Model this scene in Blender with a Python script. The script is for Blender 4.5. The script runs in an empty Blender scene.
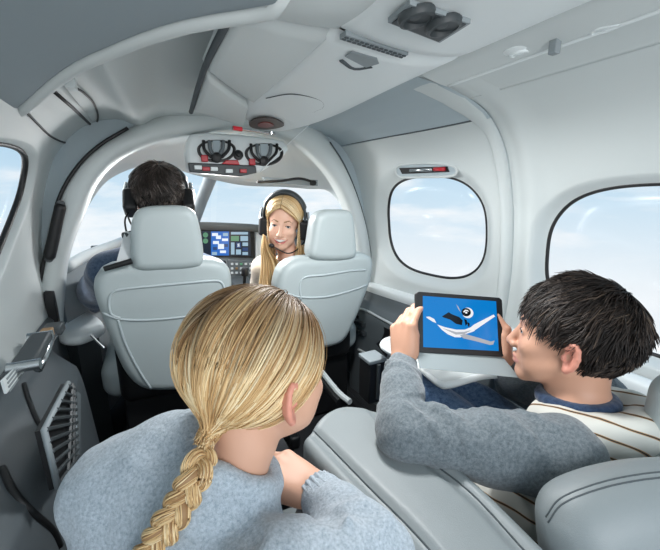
import bpy, bmesh, math, random
import numpy as np
from mathutils import Vector, Matrix
from mathutils.bvhtree import BVHTree

random.seed(7)
RNG = np.random.default_rng(7)
SC = bpy.context.scene
COL = SC.collection

# ------------------------------------------------------------------ camera
CAM = np.array([-.33, 0.0, 1.0])
PSI, PIT, FPX = math.radians(26), math.radians(13), 360.0
CF = np.array([math.sin(PSI)*math.cos(PIT), math.cos(PSI)*math.cos(PIT), -math.sin(PIT)])
CR = np.array([math.cos(PSI), -math.sin(PSI), 0.0])
CU = np.cross(CR, CF)

def ray(x, y):
    return CF + (x-330)/FPX*CR - (y-275)/FPX*CU
def on(x, y, d):
    return CAM + d*ray(x, y)
def at(x, y, X=None, Y=None, Z=None):
    r = ray(x, y)
    i, v = (0, X) if X is not None else (1, Y) if Y is not None else (2, Z)
    return CAM + r*((v-CAM[i])/r[i])

cd = bpy.data.cameras.new('camera')
cam = bpy.data.objects.new('camera', cd)
COL.objects.link(cam)
cd.sensor_width = 36
cd.lens = 36*FPX/660
cd.clip_start = .01
M = Matrix((( *CR, 0), (*CU, 0), (*(-CF), 0), (0, 0, 0, 1))).transposed()
cam.matrix_world = Matrix.Translation(CAM) @ M
SC.camera = cam

# ------------------------------------------------------------------ materials
def srgb(r, g, b):
    f = lambda c: (c/255/12.92) if c/255 <= .04045 else ((c/255+.055)/1.055)**2.4
    return (f(r), f(g), f(b), 1)
MATS = {}
def mat(name, col, rough=.5, metal=0, bump=0, bscale=300, var=0, vscale=6, spec=.5, sheen=0, coat=0, emit=None, estr=1, sss=0):
    m = bpy.data.materials.new(name)
    m.use_nodes = True
    nt = m.node_tree
    b = nt.nodes['Principled BSDF']
    b.inputs['Base Color'].default_value = col
    b.inputs['Roughness'].default_value = rough
    b.inputs['Metallic'].default_value = metal
    b.inputs['Specular IOR Level'].default_value = spec
    b.inputs['Sheen Weight'].default_value = sheen
    b.inputs['Coat Weight'].default_value = coat
    if sss:
        b.inputs['Subsurface Weight'].default_value = sss
        b.inputs['Subsurface Radius'].default_value = (.010, .004, .002)
        b.inputs['Subsurface Scale'].default_value = .5
    if emit:
        b.inputs['Emission Color'].default_value = emit
        b.inputs['Emission Strength'].default_value = estr
    tc = nt.nodes.new('ShaderNodeTexCoord')
    if bump:
        n = nt.nodes.new('ShaderNodeTexNoise'); n.inputs['Scale'].default_value = bscale
        n.inputs['Detail'].default_value = 3
        bp = nt.nodes.new('ShaderNodeBump'); bp.inputs['Strength'].default_value = bump
        bp.inputs['Distance'].default_value = .001
        nt.links.new(tc.outputs['Object'], n.inputs['Vector'])
        nt.links.new(n.outputs['Fac'], bp.inputs['Height'])
        nt.links.new(bp.outputs['Normal'], b.inputs['Normal'])
    if var:
        n2 = nt.nodes.new('ShaderNodeTexNoise'); n2.inputs['Scale'].default_value = vscale
        n2.inputs['Detail'].default_value = 5
        rp = nt.nodes.new('ShaderNodeValToRGB')
        rp.color_ramp.elements[0].position = .3; rp.color_ramp.elements[1].position = .7
        rp.color_ramp.elements[0].color = tuple(c*(1-var) for c in col[:3])+(1,)
        rp.color_ramp.elements[1].color = tuple(min(1, c*(1+var)) for c in col[:3])+(1,)
        nt.links.new(tc.outputs['Object'], n2.inputs['Vector'])
        nt.links.new(n2.outputs['Fac'], rp.inputs['Fac'])
        nt.links.new(rp.outputs['Color'], b.inputs['Base Color'])
    MATS[name] = m
    return m

def glass(name, tint=(.98, .99, 1, 1)):
    m = bpy.data.materials.new(name); m.use_nodes = True
    nt = m.node_tree; nt.nodes.clear()
    o = nt.nodes.new('ShaderNodeOutputMaterial'); mx = nt.nodes.new('ShaderNodeMixShader')
    t = nt.nodes.new('ShaderNodeBsdfTransparent'); g = nt.nodes.new('ShaderNodeBsdfGlossy')
    t.inputs['Color'].default_value = tint; g.inputs['Roughness'].default_value = .22
    mx.inputs[0].default_value = .02
    nt.links.new(t.outputs[0], mx.inputs[1]); nt.links.new(g.outputs[0], mx.inputs[2])
    nt.links.new(mx.outputs[0], o.inputs[0])
    return m

def hairmat(name, stops, rough=.38, root=None):
    """strand colour: random per strand, optionally darker natural root colour along the strand"""
    m = bpy.data.materials.new(name); m.use_nodes = True
    nt = m.node_tree; b = nt.nodes['Principled BSDF']
    g = nt.nodes.new('ShaderNodeNewGeometry')
    rp = nt.nodes.new('ShaderNodeValToRGB')
    el = rp.color_ramp.elements
    while len(el) < len(stops): el.new(.5)
    for e, (p, c) in zip(el, stops):
        e.position = p; e.color = c
    nt.links.new(g.outputs['Random Per Island'], rp.inputs['Fac'])
    out = rp.outputs['Color']
    if root:
        at_ = nt.nodes.new('ShaderNodeAttribute'); at_.attribute_name = 'root'
        mx = nt.nodes.new('ShaderNodeMix'); mx.data_type = 'RGBA'
        nt.links.new(at_.outputs['Fac'], mx.inputs['Factor'])
        nt.links.new(out, mx.inputs['A']); mx.inputs['B'].default_value = root
        out = mx.outputs['Result']
    nt.links.new(out, b.inputs['Base Color'])
    b.inputs['Roughness'].default_value = rough
    b.inputs['Specular IOR Level'].default_value = .5
    return m

def heather(name, c1, c2, scale=900, bump=.6, stripes=None):
    m = bpy.data.materials.new(name); m.use_nodes = True
    nt = m.node_tree; b = nt.nodes['Principled BSDF']
    tc = nt.nodes.new('ShaderNodeTexCoord')
    n = nt.nodes.new('ShaderNodeTexNoise'); n.inputs['Scale'].default_value = scale; n.inputs['Detail'].default_value = 4
    nt.links.new(tc.outputs['Object'], n.inputs['Vector'])
    n3 = nt.nodes.new('ShaderNodeTexNoise'); n3.inputs['Scale'].default_value = scale*.2; n3.inputs['Detail'].default_value = 3
    nt.links.new(tc.outputs['Object'], n3.inputs['Vector'])
    ad = nt.nodes.new('ShaderNodeMath'); ad.operation = 'ADD'
    nt.links.new(n.outputs['Fac'], ad.inputs[0]); nt.links.new(n3.outputs['Fac'], ad.inputs[1])
    ml = nt.nodes.new('ShaderNodeMath'); ml.operation = 'MULTIPLY'; ml.inputs[1].default_value = .5
    nt.links.new(ad.outputs[0], ml.inputs[0])
    rp = nt.nodes.new('ShaderNodeValToRGB')
    rp.color_ramp.elements[0].position = .36; rp.color_ramp.elements[0].color = c1
    rp.color_ramp.elements[1].position = .64; rp.color_ramp.elements[1].color = c2
    nt.links.new(ml.outputs[0], rp.inputs['Fac'])
    nt.links.new(rp.outputs['Color'], b.inputs['Base Color'])
    bp = nt.nodes.new('ShaderNodeBump'); bp.inputs['Strength'].default_value = bump; bp.inputs['Distance'].default_value = .002
    nt.links.new(ml.outputs[0], bp.inputs['Height']); nt.links.new(bp.outputs['Normal'], b.inputs['Normal'])
    b.inputs['Roughness'].default_value = .95; b.inputs['Specular IOR Level'].default_value = .15
    b.inputs['Sheen Weight'].default_value = .3; b.inputs['Sheen Roughness'].default_value = .5
    return m

LINER = mat('liner', srgb(199, 206, 206), .55, bump=.05, bscale=900)
LINER2 = mat('liner_suede', srgb(168, 181, 187), .8, bump=.1, bscale=1500)
WHITE = mat('white_plastic', srgb(222, 229, 230), .45)
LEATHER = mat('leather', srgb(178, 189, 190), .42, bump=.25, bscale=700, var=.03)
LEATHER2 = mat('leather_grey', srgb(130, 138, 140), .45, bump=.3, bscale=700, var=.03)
PIPE = mat('leather_piping', srgb(188, 199, 202), .5)
SEAMD = mat('dark_seam', srgb(70, 78, 82), .7)
DARK = mat('dark_plastic', srgb(58, 64, 67), .5, bump=.1)
DGREY = mat('grey_plastic', srgb(98, 106, 110), .5, bump=.08)
MGREY = mat('mid_grey_plastic', srgb(136, 145, 149), .5)
BLACK = mat('black_rubber', srgb(22, 23, 25), .5)
CARPET = mat('carpet', srgb(36, 38, 41), .95, bump=.8, bscale=400, var=.25, vscale=200)
CHROME = mat('satin_metal', srgb(190, 195, 198), .25, metal=1)
RED = mat('red_plastic', srgb(176, 26, 40), .4)
TAN = mat('tan_plastic', srgb(150, 120, 85), .6)
GLASS = glass('window_glass')
LAMPGLASS = mat('lamp_glass', srgb(215, 222, 225), .15, spec=.7)

# ------------------------------------------------------------------ mesh helpers
def link(name, me, m=None, parent=None, smooth=True):
    o = bpy.data.objects.new(name, me)
    COL.objects.link(o)
    if m is not None:
        for q in (m if isinstance(m, (list, tuple)) else [m]):
            me.materials.append(q)
    if parent is not None:
        o.parent = parent
        if parent.parent is None:
            o.matrix_parent_inverse = Matrix.Translation(parent.location).inverted()
    if smooth and len(me.polygons):
        me.polygons.foreach_set('use_smooth', [True]*len(me.polygons))
    return o
def mesh(name, verts, faces, m=None, parent=None, smooth=True):
    me = bpy.data.meshes.new(name)
    me.from_pydata([tuple(map(float, v)) for v in verts], [], [tuple(int(i) for i in f) for f in faces])
    me.update()
    return link(name, me, m, parent, smooth)
def empty(name, loc=(0, 0, 0)):
    o = bpy.data.objects.new(name, None)
    COL.objects.link(o); o.empty_display_size = .05
    return o
def tag(o, label=None, cat=None, group=None, kind=None):
    if label: o['label'] = label
    if cat: o['category'] = cat
    if group: o['group'] = group
    if kind: o['kind'] = kind
    return o
def struct(o):
    o['kind'] = 'structure'; return o
def thing(name, label, cat, group=None, loc=(0, 0, 0)):
    return tag(empty(name, tuple(map(float, loc))), label, cat, group)
def mod_bevel(o, w=.004, seg=3, ang=35):
    b = o.modifiers.new('bevel', 'BEVEL'); b.width = w; b.segments = seg; b.limit_method = 'ANGLE'; b.angle_limit = math.radians(ang)
    return o
def solidify(o, t, off=-1):
    s = o.modifiers.new('solid', 'SOLIDIFY'); s.thickness = t; s.offset = off
    return o
def subsurf(o, n=1):
    s = o.modifiers.new('subd', 'SUBSURF'); s.levels = n; s.render_levels = n
    return o
def sharp(o, ang=40):
    o.data.set_sharp_from_angle(angle=math.radians(ang)); return o

def grid(name, P, m=None, parent=None, closed_u=False, closed_v=False, caps=False):
    """P[i][j] -> quad sheet"""
    P = np.asarray(P, float); nu, nv = P.shape[:2]
    V = P.reshape(-1, 3); F = []
    for i in range(nu if closed_u else nu-1):
        for j in range(nv if closed_v else nv-1):
            a, b = i, (i+1) % nu; c, d = j, (j+1) % nv
            F.append((a*nv+c, b*nv+c, b*nv+d, a*nv+d))
    if caps:
        F.append(tuple(range(nv))[::-1]); F.append(tuple((nu-1)*nv+k for k in range(nv)))
    return mesh(name, V, F, m, parent)

def spline(pts, n, closed=False):
    """Catmull-Rom through pts, n samples, uniform in arc length"""
    P = np.asarray(pts, float); k = len(P)
    if k == 2 and not closed:
        t = np.linspace(0, 1, n)[:, None]; return P[0]*(1-t)+P[1]*t
    out = []
    segs = k if closed else k-1
    for i in range(segs):
        g = (lambda j: P[j % k]) if closed else (lambda j: P[j] if 0 <= j < k else (2*P[0]-P[1] if j < 0 else 2*P[-1]-P[-2]))
        p0, p1, p2, p3 = g(i-1), g(i), g(i+1), g(i+2)
        for t in np.linspace(0, 1, 24, endpoint=False):
            out.append(.5*((2*p1)+(-p0+p2)*t+(2*p0-5*p1+4*p2-p3)*t*t+(-p0+3*p1-3*p2+p3)*t**3))
    out.append(P[0] if closed else P[-1])
    out = np.array(out)
    s = np.concatenate([[0], np.cumsum(np.linalg.norm(np.diff(out, axis=0), axis=1))])
    q = np.linspace(0, s[-1], n+1)[:-1] if closed else np.linspace(0, s[-1], n)
    return np.stack([np.interp(q, s, out[:, c]) for c in range(out.shape[1])], 1)

def tube_data(path, r, sides=8, closed=False, flat=None):
    """verts, faces of a tube; r scalar or per point; flat=(vector, factor) squashes"""
    P = np.asarray(path, float); n = len(P)
    r = np.full(n, r) if np.isscalar(r) else np.asarray(r, float)
    T = np.roll(P, -1, 0)-np.roll(P, 1, 0) if closed else np.gradient(P, axis=0)
    T /= np.linalg.norm(T, axis=1)[:, None]+1e-12
    ref = np.array([0, 0, 1.]) if abs(T[0][2]) < .9 else np.array([1., 0, 0])
    N = np.zeros_like(P); nrm = ref-T[0]*(ref@T[0]); nrm /= np.linalg.norm(nrm)
    for i in range(n):
        nrm = nrm-T[i]*(nrm@T[i]); nrm /= np.linalg.norm(nrm)+1e-12; N[i] = nrm
    B = np.cross(T, N)
    a = np.linspace(0, 2*math.pi, sides, endpoint=False)
    V = (P[:, None]+r[:, None, None]*(np.cos(a)[None, :, None]*N[:, None]+np.sin(a)[None, :, None]*B[:, None])).reshape(-1, 3)
    F = []
    for i in range(n if closed else n-1):
        j2 = (i+1) % n
        for k in range(sides):
            F.append((i*sides+k, i*sides+(k+1) % sides, j2*sides+(k+1) % sides, j2*sides+k))
    if not closed:
        F.append(tuple(range(sides))[::-1]); F.append(tuple((n-1)*sides+k for k in range(sides)))
    return V, F
def tube(name, path, r, m, parent=None, sides=8, closed=False):
    V, F = tube_data(path, r, sides, closed)
    return mesh(name, V, F, m, parent)
class MB:
    def __init__(s): s.V = []; s.F = []; s.I = []
    def add(s, V, F, mi=0):
        o = len(s.V); s.V += [tuple(map(float, v)) for v in V]; s.F += [tuple(i+o for i in f) for f in F]; s.I += [mi]*len(F)
        return s
    def tube(s, *a, mi=0, **k): return s.add(*tube_data(*a, **k), mi)
    def box(s, c, h, ax=None, mi=0):
        c = np.asarray(c, float); ax = np.eye(3) if ax is None else np.asarray(ax, float)
        V = [c+sx*h[0]*ax[0]+sy*h[1]*ax[1]+sz*h[2]*ax[2] for sx in (-1, 1) for sy in (-1, 1) for sz in (-1, 1)]
        return s.add(V, [(0, 1, 3, 2), (4, 6, 7, 5), (0, 4, 5, 1), (2, 3, 7, 6), (0, 2, 6, 4), (1, 5, 7, 3)], mi)
    def poly(s, pts, d, mi=0):
        """prism: polygon pts extruded by vector d"""
        P = np.asarray(pts, float); n = len(P)
        V = list(P)+list(P+np.asarray(d))
        F = [tuple(range(n)), tuple(range(2*n-1, n-1, -1))]+[(i, (i+1) % n, n+(i+1) % n, n+i) for i in range(n)]
        return s.add(V, F, mi)
    def lathe(s, c, axis, prof, n=24, mi=0):
        """prof: (radius, height) along axis"""
        axis = np.asarray(axis, float); axis /= np.linalg.norm(axis)
        u = np.cross(axis, [0, 0, 1.]) if abs(axis[2]) < .9 else np.cross(axis, [1., 0, 0]); u /= np.linalg.norm(u); w = np.cross(axis, u)
        a = np.linspace(0, 2*math.pi, n, endpoint=False)
        V = [np.asarray(c)+r*(math.cos(t)*u+math.sin(t)*w)+h*axis for r, h in prof for t in a]
        F = [(i*n+k, i*n+(k+1) % n, (i+1)*n+(k+1) % n, (i+1)*n+k) for i in range(len(prof)-1) for k in range(n)]
        F += [tuple(range(n))[::-1], tuple((len(prof)-1)*n+k for k in range(n))]
        return s.add(V, F, mi)
    def build(s, name, m, parent=None, smooth=True, ang=40, bevel=0):
        o = mesh(name, s.V, s.F, m, parent, smooth)
        o.data.polygons.foreach_set('material_index', s.I)
        bm = bmesh.new(); bm.from_mesh(o.data); bmesh.ops.recalc_face_normals(bm, faces=bm.faces); bm.to_mesh(o.data); bm.free()
        if bevel: mod_bevel(o, bevel)
        sharp(o, ang)
        return o

# ------------------------------------------------------------------ implicit surfaces (soft forms and bodies)
def unit(v):
    v = np.asarray(v, float); return v/np.linalg.norm(v)
class Field:
    def __init__(s, lo, hi, h):
        s.lo = np.asarray(lo, float); s.h = h
        s.n = np.ceil((np.asarray(hi, float)-s.lo)/h).astype(int)+1
        s.v = np.full(s.n, .06, np.float32)
    def sub_box(s, lo, hi, mg):
        a = np.clip(np.floor((np.asarray(lo)-mg-s.lo)/s.h).astype(int), 0, s.n)
        b = np.clip(np.ceil((np.asarray(hi)+mg-s.lo)/s.h).astype(int)+1, 0, s.n)
        if np.any(b <= a): return None
        g = [(s.lo[i]+np.arange(a[i], b[i])*s.h).astype(np.float32) for i in range(3)]
        return tuple(slice(a[i], b[i]) for i in range(3)), g[0][:, None, None], g[1][None, :, None], g[2][None, None, :]
    def put(s, fn, lo, hi, k, op):
        q = s.sub_box(lo, hi, max(k, 0)*1.2+3*s.h+.004)
        if q is None: return s
        sl, X, Y, Z = q
        d = fn(X, Y, Z); v = s.v[sl]
        if op == 'sub':
            if k > 0:
                h = np.clip(.5-.5*(v+d)/k, 0, 1); s.v[sl] = v*(1-h)-d*h+k*h*(1-h)
            else: s.v[sl] = np.maximum(v, -d)
        elif op == 'int': s.v[sl] = np.maximum(v, d)
        else:
            if k > 0:
                h = np.clip(.5+.5*(d-v)/k, 0, 1); s.v[sl] = v*h+d*(1-h)-k*h*(1-h)
            else: s.v[sl] = np.minimum(v, d)
        return s
    def cone(s, a, b, ra, rb=None, k=.01, op='add'):
        a, b = np.asarray(a, float), np.asarray(b, float); rb = ra if rb is None else rb
        ba = b-a; L2 = float(ba@ba)+1e-12; R = max(ra, rb)
        def fn(X, Y, Z):
            px, py, pz = X-a[0], Y-a[1], Z-a[2]
            t = np.clip((px*ba[0]+py*ba[1]+pz*ba[2])/L2, 0, 1)
            return np.sqrt((px-t*ba[0])**2+(py-t*ba[1])**2+(pz-t*ba[2])**2)-(ra+t*(rb-ra))
        return s.put(fn, np.minimum(a, b)-R, np.maximum(a, b)+R, k, op)
    def chain(s, pts, rs, k=.01):
        for i in range(len(pts)-1): s.cone(pts[i], pts[i+1], rs[i], rs[i+1], k)
        return s
    def ell(s, c, r, ax=None, k=.01, op='add'):
        c = np.asarray(c, float); r = np.asarray(r, float) if not np.isscalar(r) else np.full(3, float(r))
        ax = np.eye(3) if ax is None else np.asarray(ax, float)
        e = np.sqrt(((ax*r[:, None])**2).sum(0))
        def fn(X, Y, Z):
            px, py, pz = X-c[0], Y-c[1], Z-c[2]
            q = [px*ax[i][0]+py*ax[i][1]+pz*ax[i][2] for i in range(3)]
            k0 = np.sqrt(sum((q[i]/r[i])**2 for i in range(3)))
            k1 = np.sqrt(sum((q[i]/r[i]**2)**2 for i in range(3)))+1e-6
            return (k0*(k0-1)/k1)
        return s.put(fn, c-e, c+e, k, op)
    def box(s, c, hs, ax=None, r=.02, k=.005, op='add', taper=None):
        c = np.asarray(c, float); hs = np.asarray(hs, float); ax = np.eye(3) if ax is None else np.asarray(ax, float)
        e = (np.abs(ax)*hs[:, None]).sum(0)*1.15+.01
        def fn(X, Y, Z):
            px, py, pz = X-c[0], Y-c[1], Z-c[2]
            q = [px*ax[i][0]+py*ax[i][1]+pz*ax[i][2] for i in range(3)]
            if taper is not None: q[0] = q[0]/(1+taper*q[2]/hs[2])
            q = [np.abs(q[i])-hs[i]+r for i in range(3)]
            return np.sqrt(sum(np.maximum(t, 0)**2 for t in q))+np.minimum(np.maximum(np.maximum(q[0], q[1]), q[2]), 0)-r
        return s.put(fn, c-e, c+e, k, op)
    def prism(s, poly, o, ex, ey, ez, half, r=.02, k=0, op='add'):
        """rounded extrusion: 2-D polygon (in metres along ex, ey from o), half thickness along ez"""
        poly = np.asarray(poly, float); o, ex, ey, ez = [np.asarray(t, float) for t in (o, ex, ey, ez)]
        W = np.array([o+p[0]*ex+p[1]*ey+q*ez for p in poly for q in (-half, half)])
        def fn(X, Y, Z):
            px, py, pz = X-o[0], Y-o[1], Z-o[2]
            a = px*ex[0]+py*ex[1]+pz*ex[2]; b = px*ey[0]+py*ey[1]+pz*ey[2]; c = px*ez[0]+py*ez[1]+pz*ez[2]
            d = np.full(a.shape, 1e9, np.float32); ins = np.zeros(a.shape, bool); n = len(poly)
            for i in range(n):
                x0, y0 = poly[i]; x1, y1 = poly[(i+1) % n]
                ux, uy = x1-x0, y1-y0; L = ux*ux+uy*uy+1e-12
                t = np.clip(((a-x0)*ux+(b-y0)*uy)/L, 0, 1)
                d = np.minimum(d, (a-x0-t*ux)**2+(b-y0-t*uy)**2)
                if y0 != y1:
                    ins ^= ((y0 > b) != (y1 > b)) & (a < (x1-x0)*(b-y0)/(y1-y0)+x0)
            d2 = np.where(ins, -np.sqrt(d), np.sqrt(d))+r
            q = np.abs(c)-half+r
            return np.sqrt(np.maximum(d2, 0)**2+np.maximum(q, 0)**2)+np.minimum(np.maximum(d2, q), 0)-r
        return s.put(fn, W.min(0), W.max(0), k, op)
    def noise(s, amp, scale, seed=0, aniso=(1, 1, 1)):
        """adds gentle folds"""
        rg = np.random.default_rng(seed)
        g = [(s.lo[i]+np.arange(s.n[i])*s.h).astype(np.float32) for i in range(3)]
        X, Y, Z = g[0][:, None, None], g[1][None, :, None], g[2][None, None, :]
        acc = np.zeros(s.n, np.float32)
        for i in range(5):
            d = rg.normal(size=3)*np.array(aniso); d /= np.linalg.norm(d); f = scale*(.6+rg.random()*.9)
            acc += np.sin(f*(d[0]*X+d[1]*Y+d[2]*Z)+rg.random()*6.28+1.3*np.sin(f*.6*(d[1]*X+d[2]*Y-d[0]*Z)))
        s.v += acc*(amp/3)
        return s
    def build(s, name, m, parent=None, smooth=1):
        v = s.v; h = s.h
        ins = v < 0
        c = np.zeros(np.array(v.shape)-1, np.int8)
        for dx in (0, 1):
            for dy in (0, 1):
                for dz in (0, 1):
                    c += ins[dx:dx+c.shape[0], dy:dy+c.shape[1], dz:dz+c.shape[2]]
        act = np.argwhere((c > 0) & (c < 8))
        idx = np.full(c.shape, -1, np.int32); idx[tuple(act.T)] = np.arange(len(act))
        acc = np.zeros((len(act), 3)); cnt = np.zeros(len(act))
        for ax in range(3):
            o1, o2 = [i for i in range(3) if i != ax]
            for p in (0, 1):
                for q in (0, 1):
                    A = act.copy(); A[:, o1] += p; A[:, o2] += q
                    B = A.copy(); B[:, ax] += 1
                    va, vb = v[tuple(A.T)], v[tuple(B.T)]
                    cr = (va < 0) != (vb < 0)
                    t = np.where(cr, va/(va-vb+1e-20), 0)
                    P = np.zeros((len(act), 3)); P[:, ax] = t; P[:, o1] = p; P[:, o2] = q
                    acc[cr] += P[cr]; cnt[cr] += 1
        V = (act+acc/cnt[:, None])*h+s.lo
        F = []
        for ax in range(3):
            o1, o2 = [(1, 2), (2, 0), (0, 1)][ax]
            sl0 = [slice(None)]*3; sl1 = [slice(None)]*3
            sl0[ax] = slice(0, -1); sl1[ax] = slice(1, None)
            e0, e1 = ins[tuple(sl0)], ins[tuple(sl1)]
            E = np.argwhere(e0 != e1)
            ok = (E[:, o1] > 0) & (E[:, o2] > 0) & (E[:, o1] < v.shape[o1]-1) & (E[:, o2] < v.shape[o2]-1)
            E = E[ok]
            flip = e0[tuple(E.T)]
            q = []
            for a, b in ((-1, -1), (0, -1), (0, 0), (-1, 0)):
                T = E.copy(); T[:, o1] += a; T[:, o2] += b; q.append(idx[tuple(T.T)])
            Q = np.stack(q, 1); Q[~flip] = Q[~flip][:, ::-1]; F.append(Q)
        F = np.concatenate(F)
        for _ in range(smooth):
            S = np.zeros_like(V); N = np.zeros(len(V))
            for a, b in ((0, 1), (1, 2), (2, 3), (3, 0)):
                np.add.at(S, F[:, a], V[F[:, b]]); np.add.at(S, F[:, b], V[F[:, a]])
                np.add.at(N, F[:, a], 1); np.add.at(N, F[:, b], 1)
            V = .5*V+.5*S/N[:, None]
        me = bpy.data.meshes.new(name)
        me.vertices.add(len(V)); me.vertices.foreach_set('co', V.astype(np.float32).ravel())
        me.loops.add(len(F)*4); me.loops.foreach_set('vertex_index', F.astype(np.int32).ravel())
        me.polygons.add(len(F)); me.polygons.foreach_set('loop_start', np.arange(0, len(F)*4, 4, dtype=np.int32))
        me.update(calc_edges=True); me.validate()
        return link(name, me, m, parent)
def face_mats(o, fn):
    """fn(centres Nx3)->index array"""
    n = len(o.data.polygons); c = np.zeros(n*3, np.float32); o.data.polygons.foreach_get('center', c)
    o.data.polygons.foreach_set('material_index', np.asarray(fn(c.reshape(-1, 3)), np.int32))

def bvh(o):
    me = o.data
    return BVHTree.FromPolygons([v.co.copy() for v in me.vertices], [tuple(p.vertices) for p in me.polygons])
def trace(b, pts, off=0.0, fallback=None):
    """picture points carried onto a surface, lifted by off towards the viewer"""
    out = []
    for x, y in pts:
        r = b.ray_cast(Vector(CAM), Vector(ray(x, y)))
        if r[0] is not None: out.append(np.array(r[0])-unit(ray(x, y))*off)
    return np.array(out)
def slab(name, px, h, half, m, parent=None, r=.02, n=48, smooth_outline=True, dirn=None, **plane):
    """rounded solid whose outline passes through picture points carried onto a world plane X=, Y= or Z="""
    P = np.array([at(x, y, **plane) for x, y in px])
    if smooth_outline: P = spline(P, n, closed=True)
    key = list(plane)[0]; i = 'XYZ'.index(key)
    ez = np.zeros(3); ez[i] = 1; ax = [j for j in range(3) if j != i]
    ex = np.zeros(3); ex[ax[0]] = 1; ey = np.zeros(3); ey[ax[1]] = 1
    sgn = dirn if dirn is not None else (1 if i == 1 else -1 if i == 2 else 1)
    o = np.zeros(3); o[i] = plane[key]+sgn*half
    lo, hi = P.min(0), P.max(0)
    lo[i] = o[i]-half; hi[i] = o[i]+half
    f = Field(lo-.015, hi+.015, h)
    f.prism(P[:, ax], o, ex, ey, ez, half, r)
    return f if name is None else f.build(name, m, parent)

def soft_box(name, c, hs, m, parent=None, ax=None, r=.02, h=.006, taper=None):
    c = np.asarray(c, float); e = np.full(3, np.linalg.norm(hs)*1.15)
    if ax is None: e = np.asarray(hs)*1.15+.02
    f = Field(c-e, c+e, h); f.box(c, hs, ax, r, 0, taper=taper)
    return f.build(name, m, parent)
# ================================================================== cabin shell
def sstep(t): t = np.clip(t, 0, 1); return t*t*(3-2*t)
RZ = np.array([0, .45, .55, .65, .75, .85, .95, 1.05, 1.12, 1.18, 1.22, 1.25, 1.275, 1.30])
RX = np.array([.66, .69, .705, .715, .715, .705, .69, .66, .63, .585, .535, .465, .36, 0.])
_zz = np.linspace(0, 1.3, 400)
_xx = np.interp(_zz, RZ, RX)
_k = np.ones(17)/17
_xs = np.convolve(np.pad(_xx, 8, mode='edge'), _k, 'valid')
_xs[-30:] = _xx[-30:]
def right_x(Y, z):
    x = np.interp(z, _zz, _xs)
    return x*(1-.13*sstep((np.asarray(Y)-.85)/.75))
def left_x(Y, z):
    return -np.interp(z, _zz, _xs)*.965

def bvh_of(surf, y0, y1, z0, z1, n=90):
    V = []; F = []
    ys = np.linspace(y0, y1, n); zs = np.linspace(z0, z1, n)
    for y in ys:
        for z in zs: V.append(surf(y, z))
    for i in range(n-1):
        for j in range(n-1): F.append((i*n+j, (i+1)*n+j, (i+1)*n+j+1, i*n+j+1))
    return BVHTree.FromPolygons([Vector(v) for v in V], F)
def hit(bvh, px, py):
    r = bvh.ray_cast(Vector(CAM), Vector(ray(px, py)))
    if r[0] is None: raise Exception(f'no hit {px},{py}')
    return np.array(r[0])

def superell(cy, cz, hy, hz, n=2.9, N=160):
    out = []
    for i in range(N):
        t = 2*math.pi*i/N; c, s_ = math.cos(t), math.sin(t)
        r = (abs(c)**n+abs(s_)**n)**(-1/n)
        out.append((cy+hy*r*c, cz+hz*r*s_))
    return np.array(out)

def wall_with_window(name, surf, out_sign, y0, y1, z0, z1, outline, m, dish=.035, dishw=1.3):
    """wall sheet in (Y,z) round a window outline, dished towards the pane; returns object and the glass-side outline"""
    oc = outline.mean(0); N = 240
    # outline radius by angle
    d = outline-oc; ang = np.arctan2(d[:, 1], d[:, 0]); o = np.argsort(ang)
    ang, rad = ang[o], np.linalg.norm(d, axis=1)[o]
    # boundary samples of the rectangle, corners included
    corners = [(y0, z0), (y1, z0), (y1, z1), (y0, z1)]
    bd = []
    for i in range(4):
        a, b = np.array(corners[i]), np.array(corners[(i+1) % 4])
        for t in np.linspace(0, 1, N//4, endpoint=False): bd.append(a*(1-t)+b*t)
    bd = np.array(bd); th = np.arctan2(bd[:, 1]-oc[1], bd[:, 0]-oc[0]); rb = np.linalg.norm(bd-oc, axis=1)
    ri = np.interp(th, np.concatenate([ang-2*math.pi, ang, ang+2*math.pi]), np.tile(rad, 3))
    rows = []
    fr = np.concatenate([np.linspace(0, 1, 14)**1.0*.30, np.linspace(.36, 1, 22)])
    rin = ri
    for f in fr:
        r = np.minimum(rin*(1+f*(dishw-1)/.30), rb*.999) if f <= .30 else None
        if r is None:
            g = (f-.30)/.70; r0 = np.minimum(rin*dishw, rb*.999); r = r0+(rb-r0)*g
        k = np.clip((r/ri-1)/(dishw-1), 0, 1)
        off = dish*(1-sstep(k))**1.2
        row = []
        for t, rr, of in zip(th, r, off):
            y, z = oc[0]+rr*math.cos(t), oc[1]+rr*math.sin(t)
            p = np.array(surf(y, z)); p[0] += out_sign*of; row.append(p)
        rows.append(row)
    ob = grid(name, np.array(rows).transpose(1, 0, 2), m, closed_u=True)
    solidify(ob, .004, 0)
    return ob, np.array(rows[0]), oc
def pane(name, ring, off, m, thick=.004):
    """curved glass sheet filling a ring of points"""
    c = ring.mean(0); off = np.array(off)
    P = [[c+(p-c)*f+off for f in (0.02, .35, .7, 1.012)] for p in ring]
    o = grid(name, np.array(P), m, closed_u=True); solidify(o, thick, 0)
    return struct(o)

SR = lambda y, z: np.array([float(right_x(y, z)), y, z])
SL = lambda y, z: np.array([float(left_x(y, z)), y, z])
RIGHT = bvh_of(SR, -.3, 1.75, .0, 1.295, 140)
LEFT = bvh_of(SL, .2, 1.9, .0, 1.295, 140)

# ---- right wall, front panel with the first window
OUT1 = superell(1.155, .857, .248, .203, 2.75)
w1, ring1, c1 = wall_with_window('wall_right', SR, 1, .80, 1.56, .53, 1.205, OUT1, LINER, dish=.032, dishw=1.24)
struct(w1)
pane('window_1', ring1, (.012, 0, 0), GLASS)
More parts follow.
